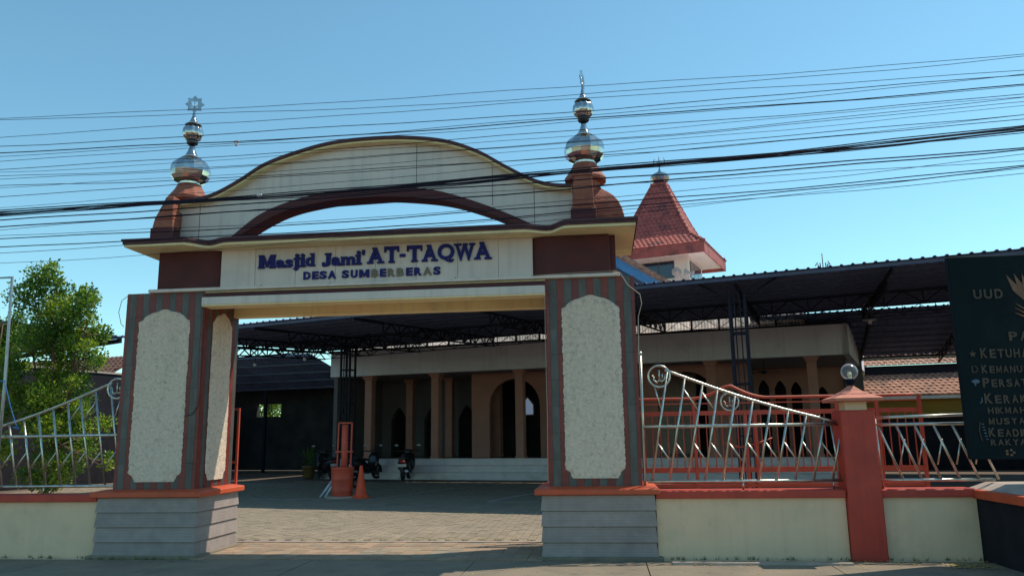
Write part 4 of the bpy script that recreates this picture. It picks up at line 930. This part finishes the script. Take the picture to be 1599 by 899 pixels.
MB().box(-.44, .44, -.44, .44, 14.8, 14.93).build('roof_cap', M_TILER, tw_, bevel=.02)
MB().lathe([(.30, 14.93), (.33, 15.00), (.46, 15.12), (.52, 15.28), (.48, 15.44), (.33, 15.55), (.13, 15.58), (.06, 15.75), (.02, 15.98)], (0, 0, 0), 14, False).build('steel_ball', M_STEEL, tw_)
MB().tube([(0, 0, 15.9), (0, 0, 16.5)], .026, 6).tube([(.30*math.cos(a), 0, 16.25+.26*math.sin(a)) for a in [math.pi*(.8+1.4*i/12) for i in range(13)]], .02, 6).tube([(.1, 0, 16.3), (.1, 0, 16.0)], .018, 6).tube([(-.1, 0, 16.3), (-.1, 0, 16.0)], .018, 6).build('emblem', M_TARN, tw_)
def horn(x, z, a, lab):
    t = thing('loudspeaker', lab, 'loudspeaker', (0, 0, 0), group='loudspeakers on the tower')
    m = MB(); m.lathe([(.24, 0), (.22, .03), (.10, .16), (.06, .28), (.08, .30), (.08, .42)], (0, 0, 0), 16)
    m.build('horn', M_HORN, t); MB().lathe([(.05, .2), (.03, -.02)], (0, 0, 0), 10).build('throat', M_HORN, t)
    MB().bar((0, .0, .33), (0, -.05, .62), .03).build('bracket', M_TARN, t)
    c, s = math.cos(rad(-19.2)), math.sin(rad(-19.2)); y = -H-.55
    t.location = (4.446+x*c-y*s, 29+x*s+y*c, z); t.rotation_euler = (rad(90), 0, rad(a))
horn(1.15, 9.62, -10, 'round grey horn loudspeaker on the tower facing the street'); horn(1.62, 9.5, 60, 'grey horn loudspeaker on the tower corner turned to the right')
# gable end with blue bargeboard beside the tower
gb_ = thing('gable_roof', 'tiled gable edge with a blue bargeboard showing between gate and tower', 'roof', (0, 23, 5), 'M')
GX0, GZ0, GX1, GZ1 = (-6.6, 11.6, -1.15, 7.95)
a = Vector((GX0, 23, GZ0)); b = Vector((GX1, 23, GZ1)); d = (b-a).normalized(); n_ = Vector((-d.z, 0, d.x)); n_ = n_ if n_.z > 0 else -n_
def slab(m, y0, y1, o0, o1, A=a, B=b):
    P = [A+n_*o0, B+n_*o0, B+n_*o1, A+n_*o1]; vs = [(p.x, y0, p.z) for p in P]+[(p.x, y1, p.z) for p in P]; return m.hexa(vs)
slab(MB(), 23.0, 23.06, -.42, -.02).build('bargeboard', M_BLUEB, gb_)
slab(MB(), 22.95, 25.6, -.02, .05).build('roof_deck', M_TILEO, gb_)
MB().prism([(GX0, GZ0-.3), (GX1-.1, GZ1-.3), (GX1-.1, 5.7), (GX0, 5.7)], 23.2, 23.4).build('gable_wall', M_BLUEG, gb_)
vt = MB().box(-.02, .235, -.12, .16, 0, .17).mesh('verge_tile', M_TILEO); rot = (0, math.atan2(-(b-a).z, (b-a).x), 0)
nn = int((b-a).length/.24)
for i in range(nn):
    p = a+d*(i*.24)+n_*(.05+.02*(i % 2)); piece('verge_tile', vt, gb_, (p.x, 22.98, p.z), rot)
tiles((GX1, 23.1, GZ1+.06), (0, 1, 0), (-d.x, 0, -d.z), 2.5, (b-a).length, .25, .26).build('roof_tiles', M_TILEO, gb_, kind='stuff')

# neighbour house with two bands of weathered tiles
hs = thing('neighbour_house', 'neighbouring house with two bands of weathered clay tiles and an ochre wall at the right', 'house', (11, 32, 0), 'M')
MB().box(6.3, 18, 30.2, 38, 0, 3.25).build('wall', M_YELL, hs)
MB().box(6.2, 18, 29.4, 29.6, 0, 2.35).build('dark_infill_wall', M_DARKMASONRY, hs)  # low wall added to make the area below the ochre wall dark
tiles((6.4, 29.0, 3.35), (1, 0, 0), (0, .86, .5), 12, 2.1, .26, .27).build('lower_roof_tiles', M_TILEO, hs, kind='stuff')
MB().hexa([(6.4, 29, 3.28), (18.4, 29, 3.28), (18.4, 30.8, 4.32), (6.4, 30.8, 4.32), (6.4, 29, 3.34), (18.4, 29, 3.34), (18.4, 30.8, 4.38), (6.4, 30.8, 4.38)]).build('roof_deck', M_TILEO, hs)
MB().box(6.6, 18.2, 30.9, 31.1, 4.3, 4.86).build('clerestory_wall', M_DARKMASONRY, hs)
tiles((6.5, 30.6, 4.86), (1, 0, 0), (0, .86, .5), 12, 3.0, .26, .27).build('upper_roof_tiles', M_TILEO, hs, kind='stuff')
MB().box(6.4, 18.4, 28.9, 28.99, 3.16, 3.30).build('gutter', M_PLATE, hs)
hs2 = thing('neighbour_house', 'tiled roofed neighbour house seen between the tree and the left pillar', 'house', (-36, 14, 0), 'M')
MB().box(-42, -26, 15, 24, 0, 3.9).build('wall', M_INNER, hs2)
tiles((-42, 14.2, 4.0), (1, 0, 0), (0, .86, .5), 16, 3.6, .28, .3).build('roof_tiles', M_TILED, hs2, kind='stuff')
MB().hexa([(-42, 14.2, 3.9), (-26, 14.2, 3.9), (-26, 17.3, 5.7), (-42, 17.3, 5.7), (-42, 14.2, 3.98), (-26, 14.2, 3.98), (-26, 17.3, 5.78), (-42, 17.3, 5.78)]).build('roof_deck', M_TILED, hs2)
# perimeter walls; the left one's dark colour stands for canopy shade
def pwall(pts, z, label, m_, op=None):
    (u0, v0), (u1, v1) = pts
    t = thing('perimeter_wall', label, 'wall', ((u0+u1)/2, (v0+v1)/2, 0), 'M')
    if op:
        a, b, c, d = op; m = MB(); m.box(u0, a, v0, v1, 0, z); m.box(b, u1, v0, v1, 0, z); m.box(a, b, v0, v1, 0, c); m.box(a, b, v0, v1, d, z); m.build('wall_body', m_, t)
    else: MB().box(u0, u1, v0, v1, 0, z).build('wall_body', m_, t)
    MB().box(u0-.05, u1+.05, v0-.05, v1+.05, z+.002, z+.08).build('wall_cap', M_KERB, t)
pwall(((-34, 27.0), (-17.2, 27.2)), 4.9, 'shaded wall with an opening onto greenery left of the hall', M_DARKIN, (-26.7, -25.0, 3.05, 3.78))
pwall(((-25.6, 1.5), (-25.4, 18.5)), 4.75, 'side wall coloured dark for shade along the left edge of the courtyard', M_DARKMASONRY)
pwall(((17.0, 4), (17.2, 30)), 3.0, 'plain side wall along the right edge of the courtyard', M_INNER)
# ------------------------------------------------------------------ courtyard things
def drum_lathe(c, r, h):
    return MB().lathe([(r*.9, 0), (r*.94, .03), (r*.95, h*.18), (r*.98, h*.2), (r*.96, h*.23), (r*.99, h*.56), (r*1.02, h*.58), (r*1.0, h*.61), (r*1.02, h*.93), (r*1.06, h*.95), (r*1.06, h), (r*.98, h), (r*.97, h-.08)], c, 28)
t = thing('drum_barrier', 'red drum on a pale concrete disc holding a tall red post and frame', 'barrel', (-7.04, 11.7, 0))
MB().lathe([(.52, .0), (.52, .05), (.3, .06)], (-7.04, 11.7, 0), 24).build('concrete_disc', M_KERB, t)
drum_lathe((-7.04, 11.7, .05), .335, .87).build('drum', M_BARREL, t)
MB().tube([(-6.99, 11.7, .5), (-6.99, 11.7, 2.2)], .10, 14).build('post', M_BARREL, t)
for x in (-7.21, -6.79): MB().bar((x-.01 if x < -7 else x, 11.7, .85), (x+.02, 11.7, 2.25), .04).build('frame_post', M_BARREL, t)
MB().bar((-7.21, 11.7, 2.25), (-6.75, 11.7, 2.25), .04).build('frame_rail', M_BARREL, t); MB().bar((-7.27, 11.66, 1.38), (-6.70, 11.66, 1.38), .05, .04).build('frame_rail', M_BARREL, t)
t = thing('traffic_cone', 'orange-red traffic cone standing right of the drum', 'cone', (-6.42, 11.6, 0))
MB().prism([(-6.42+.27*math.cos(a)*1.0, 11.6+.27*math.sin(a)) for a in [math.pi/8+math.pi/4*i for i in range(8)]], 0, .06, 'z').build('cone_base', M_CONE, t, bevel=.01)
MB().lathe([(.22, .061), (.20, .10), (.17, .12), (.045, .95), (.035, .96)], (-6.42, 11.6, 0), 22).build('cone_body', M_CONE, t)
for k, (dx, lab) in enumerate(((0, 'left of two pale blue pipes leaning on the red drum'), (.16, 'right of two pale blue pipes leaning on the red drum'))):
    o = MB().tube([(-7.66+dx, 11.5, .03), (-7.33+dx*.6, 11.62, .52)], .035, 10).build('leaning_pipe', M_PIPE); o['label'] = lab; o['category'] = 'pipe'; o['group'] = 'pipes leaning on the drum'
# scooters
def scooter(loc, rz, label):
    t = thing('scooter', label, 'scooter', (0, 0, 0), group='scooters parked by the steps')
    for y in (-.62, .62):
        wh = MB().tube([(.0+.0, y, .28)]*0+[(-.03, y, .28), (.03, y, .28)], .14, 16).build('wheel', M_TARN, t)
        m = MB(); n = 20; R0, rr = .235, .05
        for i in range(n):
            a = 2*math.pi*i/n
            for j in range(8):
                b = 2*math.pi*j/8; q = R0+rr*math.cos(b); m.v.append((rr*.9*math.sin(b), y+q*math.cos(a), .285+q*math.sin(a)))
        for i in range(n):
            for j in range(8): m.f.append((i*8+j, i*8+(j+1) % 8, ((i+1) % n)*8+(j+1) % 8, ((i+1) % n)*8+j)); m.sm.append(True)
        m.build('tyre', M_TYRE, wh)
    def loft(secs, name, mt):   # sections: (y, half width, z low, z high)
        m = MB(); n = 10; k0 = 0
        for (y, w_, a, b) in secs:
            for j in range(n):
                q = 2*math.pi*j/n; m.v.append((w_*math.copysign(abs(math.cos(q))**.7, math.cos(q)), y, (a+b)/2+(b-a)/2*math.copysign(abs(math.sin(q))**.7, math.sin(q))))
        for i in range(len(secs)-1):
            for j in range(n): m.f.append((i*n+j, i*n+(j+1) % n, (i+1)*n+(j+1) % n, (i+1)*n+j)); m.sm.append(True)
        m.f.append(tuple(range(n))); m.f.append(tuple(range((len(secs)-1)*n, len(secs)*n))[::-1]); m.sm += [False, False]
        return m.build(name, mt, t)
    loft([(-.92, .05, .66, .74), (-.8, .12, .5, .76), (-.5, .17, .34, .74), (-.15, .15, .28, .70), (.12, .12, .26, .42)], 'rear_body', M_BIKE)
    loft([(-.86, .09, .74, .80), (-.6, .14, .72, .84), (-.2, .13, .70, .80), (.05, .10, .68, .76)], 'seat', M_TYRE)
    loft([(.0, .14, .24, .34), (.30, .15, .24, .34)], 'footboard', M_BIKE)
    loft([(.30, .17, .28, .62), (.38, .21, .34, .80), (.45, .20, .44, .98), (.50, .10, .58, 1.0)], 'front_shield', M_BIKE)
    loft([(.42, .05, .50, .60), (.62, .08, .52, .62), (.82, .05, .42, .50)], 'front_fender', M_BIKE)
    MB().tube([(0, .45, .9), (0, .62, .3)], .035, 8).build('fork', M_GALV, t)
    loft([(.34, .05, .96, 1.04), (.42, .12, .94, 1.1), (.5, .09, .96, 1.06)], 'handlebar_cowl', M_BIKE)
    MB().tube([(-.34, .32, 1.04), (-.1, .42, 1.03), (.1, .42, 1.03), (.34, .32, 1.04)], .018, 8).build('handlebar', M_TYRE, t)
    for s in (-1, 1):
        MB().tube([(s*.24, .38, 1.05), (s*.30, .36, 1.2)], .008, 5).build('mirror_stem', M_TYRE, t); MB().sphere((s*.31, .36, 1.24), .06, 10, 6, sc=(1, .25, .7)).build('mirror', M_GALV, t)
    MB().sphere((0, -.92, .68), .07, 10, 6, sc=(1.3, .5, .6)).build('tail_light', M_RLENS, t)
    MB().hexa([(-.13, -.95, .50), (.13, -.95, .50), (.13, -.94, .50), (-.13, -.94, .50), (-.13, -.98, .60), (.13, -.98, .60), (.13, -.97, .60), (-.13, -.97, .60)]).build('number_plate', M_PLATE, t)
    loft([(-.96, .05, .30, .50), (-.85, .06, .42, .56)], 'mud_flap', M_BIKE)
    MB().tube([(.13, -.95, .36), (.13, -.55, .30), (.1, .0, .24)], [.05, .045, .02], 8).build('exhaust', M_GALV, t)
    MB().tube([(-.2, -.1, .0), (-.08, -.05, .24)], .012, 6).build('side_stand', M_GALV, t)
    MB().sphere((0, .52, .80), .07, 10, 8, sc=(1.2, .6, .8)).build('headlight', M_GLASSD, t)
    t.location = loc; t.rotation_euler = (0, 0, rz); t.scale = (1.55, 1.08, 1.16)
    return t
s0 = scooter(MW(-12.35, 18.75), rad(4), 'black scooter seen from behind with a white plate, parked before the pale steps')
tree_copy(s0, 'black scooter parked askew just right of the traffic cone', MW(-14.3, 18.75), rad(-28))
tree_copy(s0, 'black scooter half hidden behind the red drum', MW(-16.4, 18.9), rad(40))
def pot_plant(u, v, label, hgt=.9):
    t = thing('potted_plant', label, 'plant', (u, v, 0), 'M')
    MB().lathe([(.2, 0), (.24, .1), (.28, .48), (.31, .5), (.31, .56), (.26, .56)], (u, v, 0), 18).build('pot', M_POT, t)
    m = MB()
    for i in range(70):
        a = random.uniform(0, 6.28); r = random.uniform(.1, .5); z = .56+random.uniform(.1, hgt); p = Vector((u, v, .55)); q = Vector((u+r*math.cos(a), v+r*math.sin(a), z))
        d = (q-p).normalized(); sd = d.cross(Vector((0, 0, 1))).normalized()*.035; md = p.lerp(q, .6)+Vector((0, 0, .06))
        m.add([md, q-d*.2+sd, q, q-d*.2-sd], [(0, 1, 2, 3)])
    m.build('foliage', M_LEAF, t); MB().tube([(u, v, .5), (u, v, 1.0)], .02, 6).build('stem', M_BARK, t)
pot_plant(-17.6, 19.3, 'leafy plant in a mustard pot at the left end of the steps')

# ------------------------------------------------------------------ trees
def leafcloud(clumps, seed, size=.05, dens=1.0, young=.35):
    random.seed(seed); m = MB(); mi = []
    for (x, y, z, r) in clumps:
        n = int(dens*r*r*1500)+12
        yb = random.random() < young
        for _ in range(n):
            d = Vector((random.gauss(0, 1), random.gauss(0, 1), random.gauss(0, 1))).normalized()*r*(random.random()**.55)*random.choice((1, 1, 1.25))
            p = Vector((x, y, z))+Vector((d.x, d.y, d.z*.9)); s = size*random.uniform(.6, 1.35)
            ax = (d.normalized()*.7+Vector((random.uniform(-1, 1), random.uniform(-1, 1), random.uniform(-.3, 1)))).normalized()
            sd = ax.cross(Vector((random.uniform(-1, 1), random.uniform(-1, 1), random.uniform(-1, 1)))).normalized()*s*.34
            up = ax.cross(sd).normalized()*s*.10
            m.add([p, p+ax*s*.55+sd+up, p+ax*s*1.1, p+ax*s*.55-sd+up], [(0, 1, 2), (0, 2, 3)])
            mi += [1 if (yb and random.random() < .75) or random.random() < .12 else 0]*2
    return m, mi
def build_tree(label, name, base, clumps, limbs, seed, size=.05, dens=1.0, young=.35, trunk_r=.06, group=None):
    t = thing(name, label, 'tree', base, group=group)
    m, mi = leafcloud(clumps, seed, size, dens, young)
    me = bpy.data.meshes.new('crown'); b = base; me.from_pydata([(x-b[0], y-b[1], z-b[2]) for x, y, z in m.v], [], m.f)
    me.materials.append(M_LEAF); me.materials.append(M_LEAFY); me.polygons.foreach_set('material_index', mi); me.update()
    o = bpy.data.objects.new('crown', me); COL.objects.link(o); o.parent = t
    tr = MB()
    for pts, r0, r1 in limbs: tr.tube(pts, [r0+(r1-r0)*i/(len(pts)-1) for i in range(len(pts))], 7)
    for (x, y, z, r) in clumps:    # twigs into the clumps
        a = min(((Vector(p)-Vector((x, y, z-.25))).length, p) for pts, _, _ in limbs for p in pts)[1]
        tr.tube([a, ((a[0]+x)/2, (a[1]+y)/2, (a[2]+z)/2-.05), (x, y, z)], [.014, .01, .004], 5)
    tr.build('trunk', M_BARK, t)
    return t
PX = [(92, 422, 9), (78, 436, 15), (62, 445, 13), (100, 440, 10), (60, 470, 20), (90, 462, 20), (112, 458, 14), (46, 492, 16), (80, 495, 22), (108, 488, 18), (130, 470, 13), (146, 462, 9),
      (150, 482, 11), (132, 498, 15), (155, 500, 7), (118, 520, 17), (60, 522, 18), (88, 530, 19), (142, 522, 12), (152, 545, 8), (158, 570, 7), (38, 540, 14), (68, 560, 17), (100, 558, 18), (128, 560, 13),
      (40, 578, 16), (84, 588, 20), (112, 590, 15), (62, 606, 18), (130, 600, 9), (38, 615, 14), (92, 622, 18), (50, 645, 20), (78, 650, 21), (108, 645, 18), (130, 638, 10), (60, 682, 20), (88, 688, 19), (112, 672, 13), (48, 712, 14), (76, 722, 14), (136, 690, 7), (160, 712, 8), (168, 722, 6), (150, 702, 5), (98, 715, 11), (30, 660, 12), (28, 700, 13), (20, 600, 10), (120, 700, 14), (104, 742, 10), (60, 745, 12), (36, 738, 11), (84, 750, 10), (15, 520, 15), (22, 560, 15), (10, 600, 15), (18, 645, 15), (100, 500, 20), (72, 530, 22), (118, 545, 16), (100, 625, 20), (66, 640, 20), (30, 620, 16), (140, 660, 11), (20, 690, 13), (100, 665, 18), (125, 722, 11), (50, 665, 18)]
random.seed(4)
cl_ = [(-10.15+(px-85)*.0137+(py-470)*.0013, 2.5+random.uniform(-.45, .55), 4.65-(py-470)*.0131, r*.0180) for px, py, r in PX]  # clump positions and radii taken from image pixels
T0 = (-9.98, 2.5)
build_tree('dense green leafy tree behind the steel fence left of the gate', 'garden_tree', (T0[0], T0[1], 0), cl_,
    [([(T0[0], 2.5, 0), (-9.95, 2.5, 1.2), (-10.0, 2.55, 2.4), (-10.05, 2.5, 3.4), (-10.1, 2.45, 4.3), (-10.08, 2.45, 5.1)], .06, .012),
     ([(-9.97, 2.5, 1.4), (-9.7, 2.4, 2.3), (-9.6, 2.5, 3.2), (-9.45, 2.5, 4.0), (-9.25, 2.5, 4.5)], .035, .008),
     ([(-10.0, 2.5, 1.6), (-10.4, 2.7, 2.6), (-10.6, 2.6, 3.6), (-10.55, 2.6, 4.5)], .035, .008),
     ([(-9.95, 2.45, 1.3), (-9.5, 2.2, 1.75), (-9.1, 2.1, 1.6), (-8.85, 2.1, 1.5)], .018, .006)], 12, .064, 3.7, .55)
cl2 = [(-11.75+random.uniform(-.55, .38), 3.1+random.uniform(-.5, .5), 3.3+random.uniform(-.5, 1.25), random.uniform(.14, .26)) for _ in range(16)]
build_tree('sparser leafy tree cut off by the left edge of the photo', 'garden_tree', (-11.9, 3.1, 0), cl2,
    [([(-11.9, 3.1, 0), (-11.85, 3.1, 1.6), (-11.8, 3.1, 3.0), (-11.75, 3.1, 4.3)], .05, .012), ([(-11.85, 3.1, 1.8), (-11.5, 3.0, 2.8), (-11.35, 3.0, 3.6)], .03, .008)], 13, .055, 6.0, .4)
def far_tree(x, y, h, r, seed, label):
    random.seed(seed); cs = []
    for _ in range(26):
        d = Vector((random.gauss(0, 1), random.gauss(0, 1), random.gauss(0, 1))).normalized()*r*random.uniform(.3, 1)
        cs.append((x+d.x, y+d.y, h*.68+d.z*.75, random.uniform(.3, .5)*r*.7))
    build_tree(label, 'broadleaf_tree', (x, y, 0), cs, [([(x, y, 0), (x+.1, y, h*.35), (x, y+.1, h*.7), (x, y, h*.9)], .16, .04), ([(x, y, h*.35), (x+r*.5, y, h*.7)], .08, .03), ([(x, y, h*.35), (x-r*.5, y, h*.7)], .08, .03)], seed, .13, .42, .6)
far_tree(*MW(-29.4, 31.5)[:2], 5.3, 1.8, 31, 'sunlit bushy tree seen through the opening in the far left wall')
far_tree(*MW(-25, 31)[:2], 4.8, 1.7, 32, 'bright green bushy tree beyond the far wall next to the hall')
# ------------------------------------------------------------------ overhead cables
WIRES = [(-1.6, 0.0012, 0.0005, 6.7112, 1), (-1.8, 0.0033, 0.0024, 6.4966, 1), (-2.0, -0.0001, 0.0045, 6.3417, 1), (-2.2, 0.0016, 0.012, 6.0816, 1.3), (-2.4, 0.0016, 0.0103, 5.8756, 1.8), (-1.6, 0.0017, 0.024, 6.2417, 1), (-1.8, 0.001, 0.0169, 6.088, 1), (-2.0, 0.001, 0.0185, 5.8748, 1.2), (-2.2, 0.0016, 0.0196, 5.733, 0.8), (-2.4, 0.0027, 0.024, 5.5618, 1), (-1.6, 0.0017, 0.0226, 5.858, 1), (-1.8, 0.0022, 0.0139, 5.5798, 1.3), (-2.0, 0.0017, 0.0287, 5.6255, 0.8), (-2.2, 0.0015, 0.0288, 5.4511, 1.2), (-2.4, 0.0014, 0.0409, 5.293, 0.8), (-1.6, 0.0018, 0.0343, 5.4284, 3.0), (-1.8, 0.0018, 0.0338, 5.3266, 3.4), (-2.0, 0.0009, 0.0311, 5.2715, 1.6), (-2.2, -0.0001, 0.0208, 5.1049, 2.2), (-2.4, 0.0017, 0.029, 4.9233, 2.2), (-1.6, -0.0015, 0.017, 5.2101, 1), (-1.8, 0.0032, 0.0366, 4.9267, 1), (-2.0, 0.0021, 0.0275, 4.8155, 1.8), (-2.2, 0.003, 0.0362, 4.6613, 1.8), (-2.4, 0.0018, 0.0351, 4.5701, 1), (-1.6, 0.0022, 0.0522, 4.7357, 0.9)]
ordn = ['topmost', 'second', 'third', 'fourth', 'fifth', 'sixth', 'seventh', 'eighth', 'ninth', 'tenth', 'eleventh', 'twelfth', 'thirteenth', 'fourteenth', 'fifteenth', 'sixteenth', 'seventeenth', 'eighteenth', 'nineteenth', 'twentieth', 'twenty-first', 'twenty-second', 'twenty-third', 'twenty-fourth', 'twenty-fifth', 'lowest']
hz = sorted(range(len(WIRES)), key=lambda i: -(WIRES[i][1]*81-9*WIRES[i][2]+WIRES[i][3]))
rank = {i: r for r, i in enumerate(hz)}
random.seed(8)
for i, (y0, a, b, c, wd) in enumerate(WIRES):
    pts = []
    ph = random.uniform(0, 6)
    for k in range(57):
        x = -22+k*.75; xx = max(-11, min(x, 9.5)); z = a*xx*xx+b*xx+c+(2*a*xx+b)*(x-xx)
        pts.append((x, y0, z+.012*math.sin(x*.9+ph)+.006*math.sin(x*2.3+ph*2)))
    m = MB().tube(pts, .0040*wd*(.95 if wd < 2.9 else .68), 6 if wd < 2 else 8)
    if wd > 2.9: m.tube([(x, y+.02, z+.028+.01*math.sin(x*1.5)) for x, y, z in pts], .008, 6).tube([(x, y-.02, z-.026+.012*math.sin(x*1.1+1)) for x, y, z in pts], .007, 6)
    o = m.build('overhead_cable', M_BLACK)
    o['label'] = ('thick black bundled cable, ' if wd > 2.5 else 'medium black cable, ' if wd > 1.6 else 'thin black cable, ')+ordn[rank[i]]+' of all the cables at the left edge of the photo'
    o['category'] = 'cable'; o['group'] = 'overhead cables crossing in front of the gate'
for (px_, lab, q) in ((-4.35, 'small white cable clip hanging on the wires left above the arch', 5), (-3.95, 'small white cable clip on a wire before the arch panel', 15)):
    y0, a, b, c, wd = WIRES[q]; z = a*px_*px_+b*px_+c
    o = MB().box(px_-.02, px_+.02, y0-.015, y0+.015, z-.05, z+.015).box(px_-.035, px_+.035, y0-.012, y0+.012, z-.0, z+.03).build('cable_clip', M_PLATE)
    o['label'] = lab; o['category'] = 'clip'
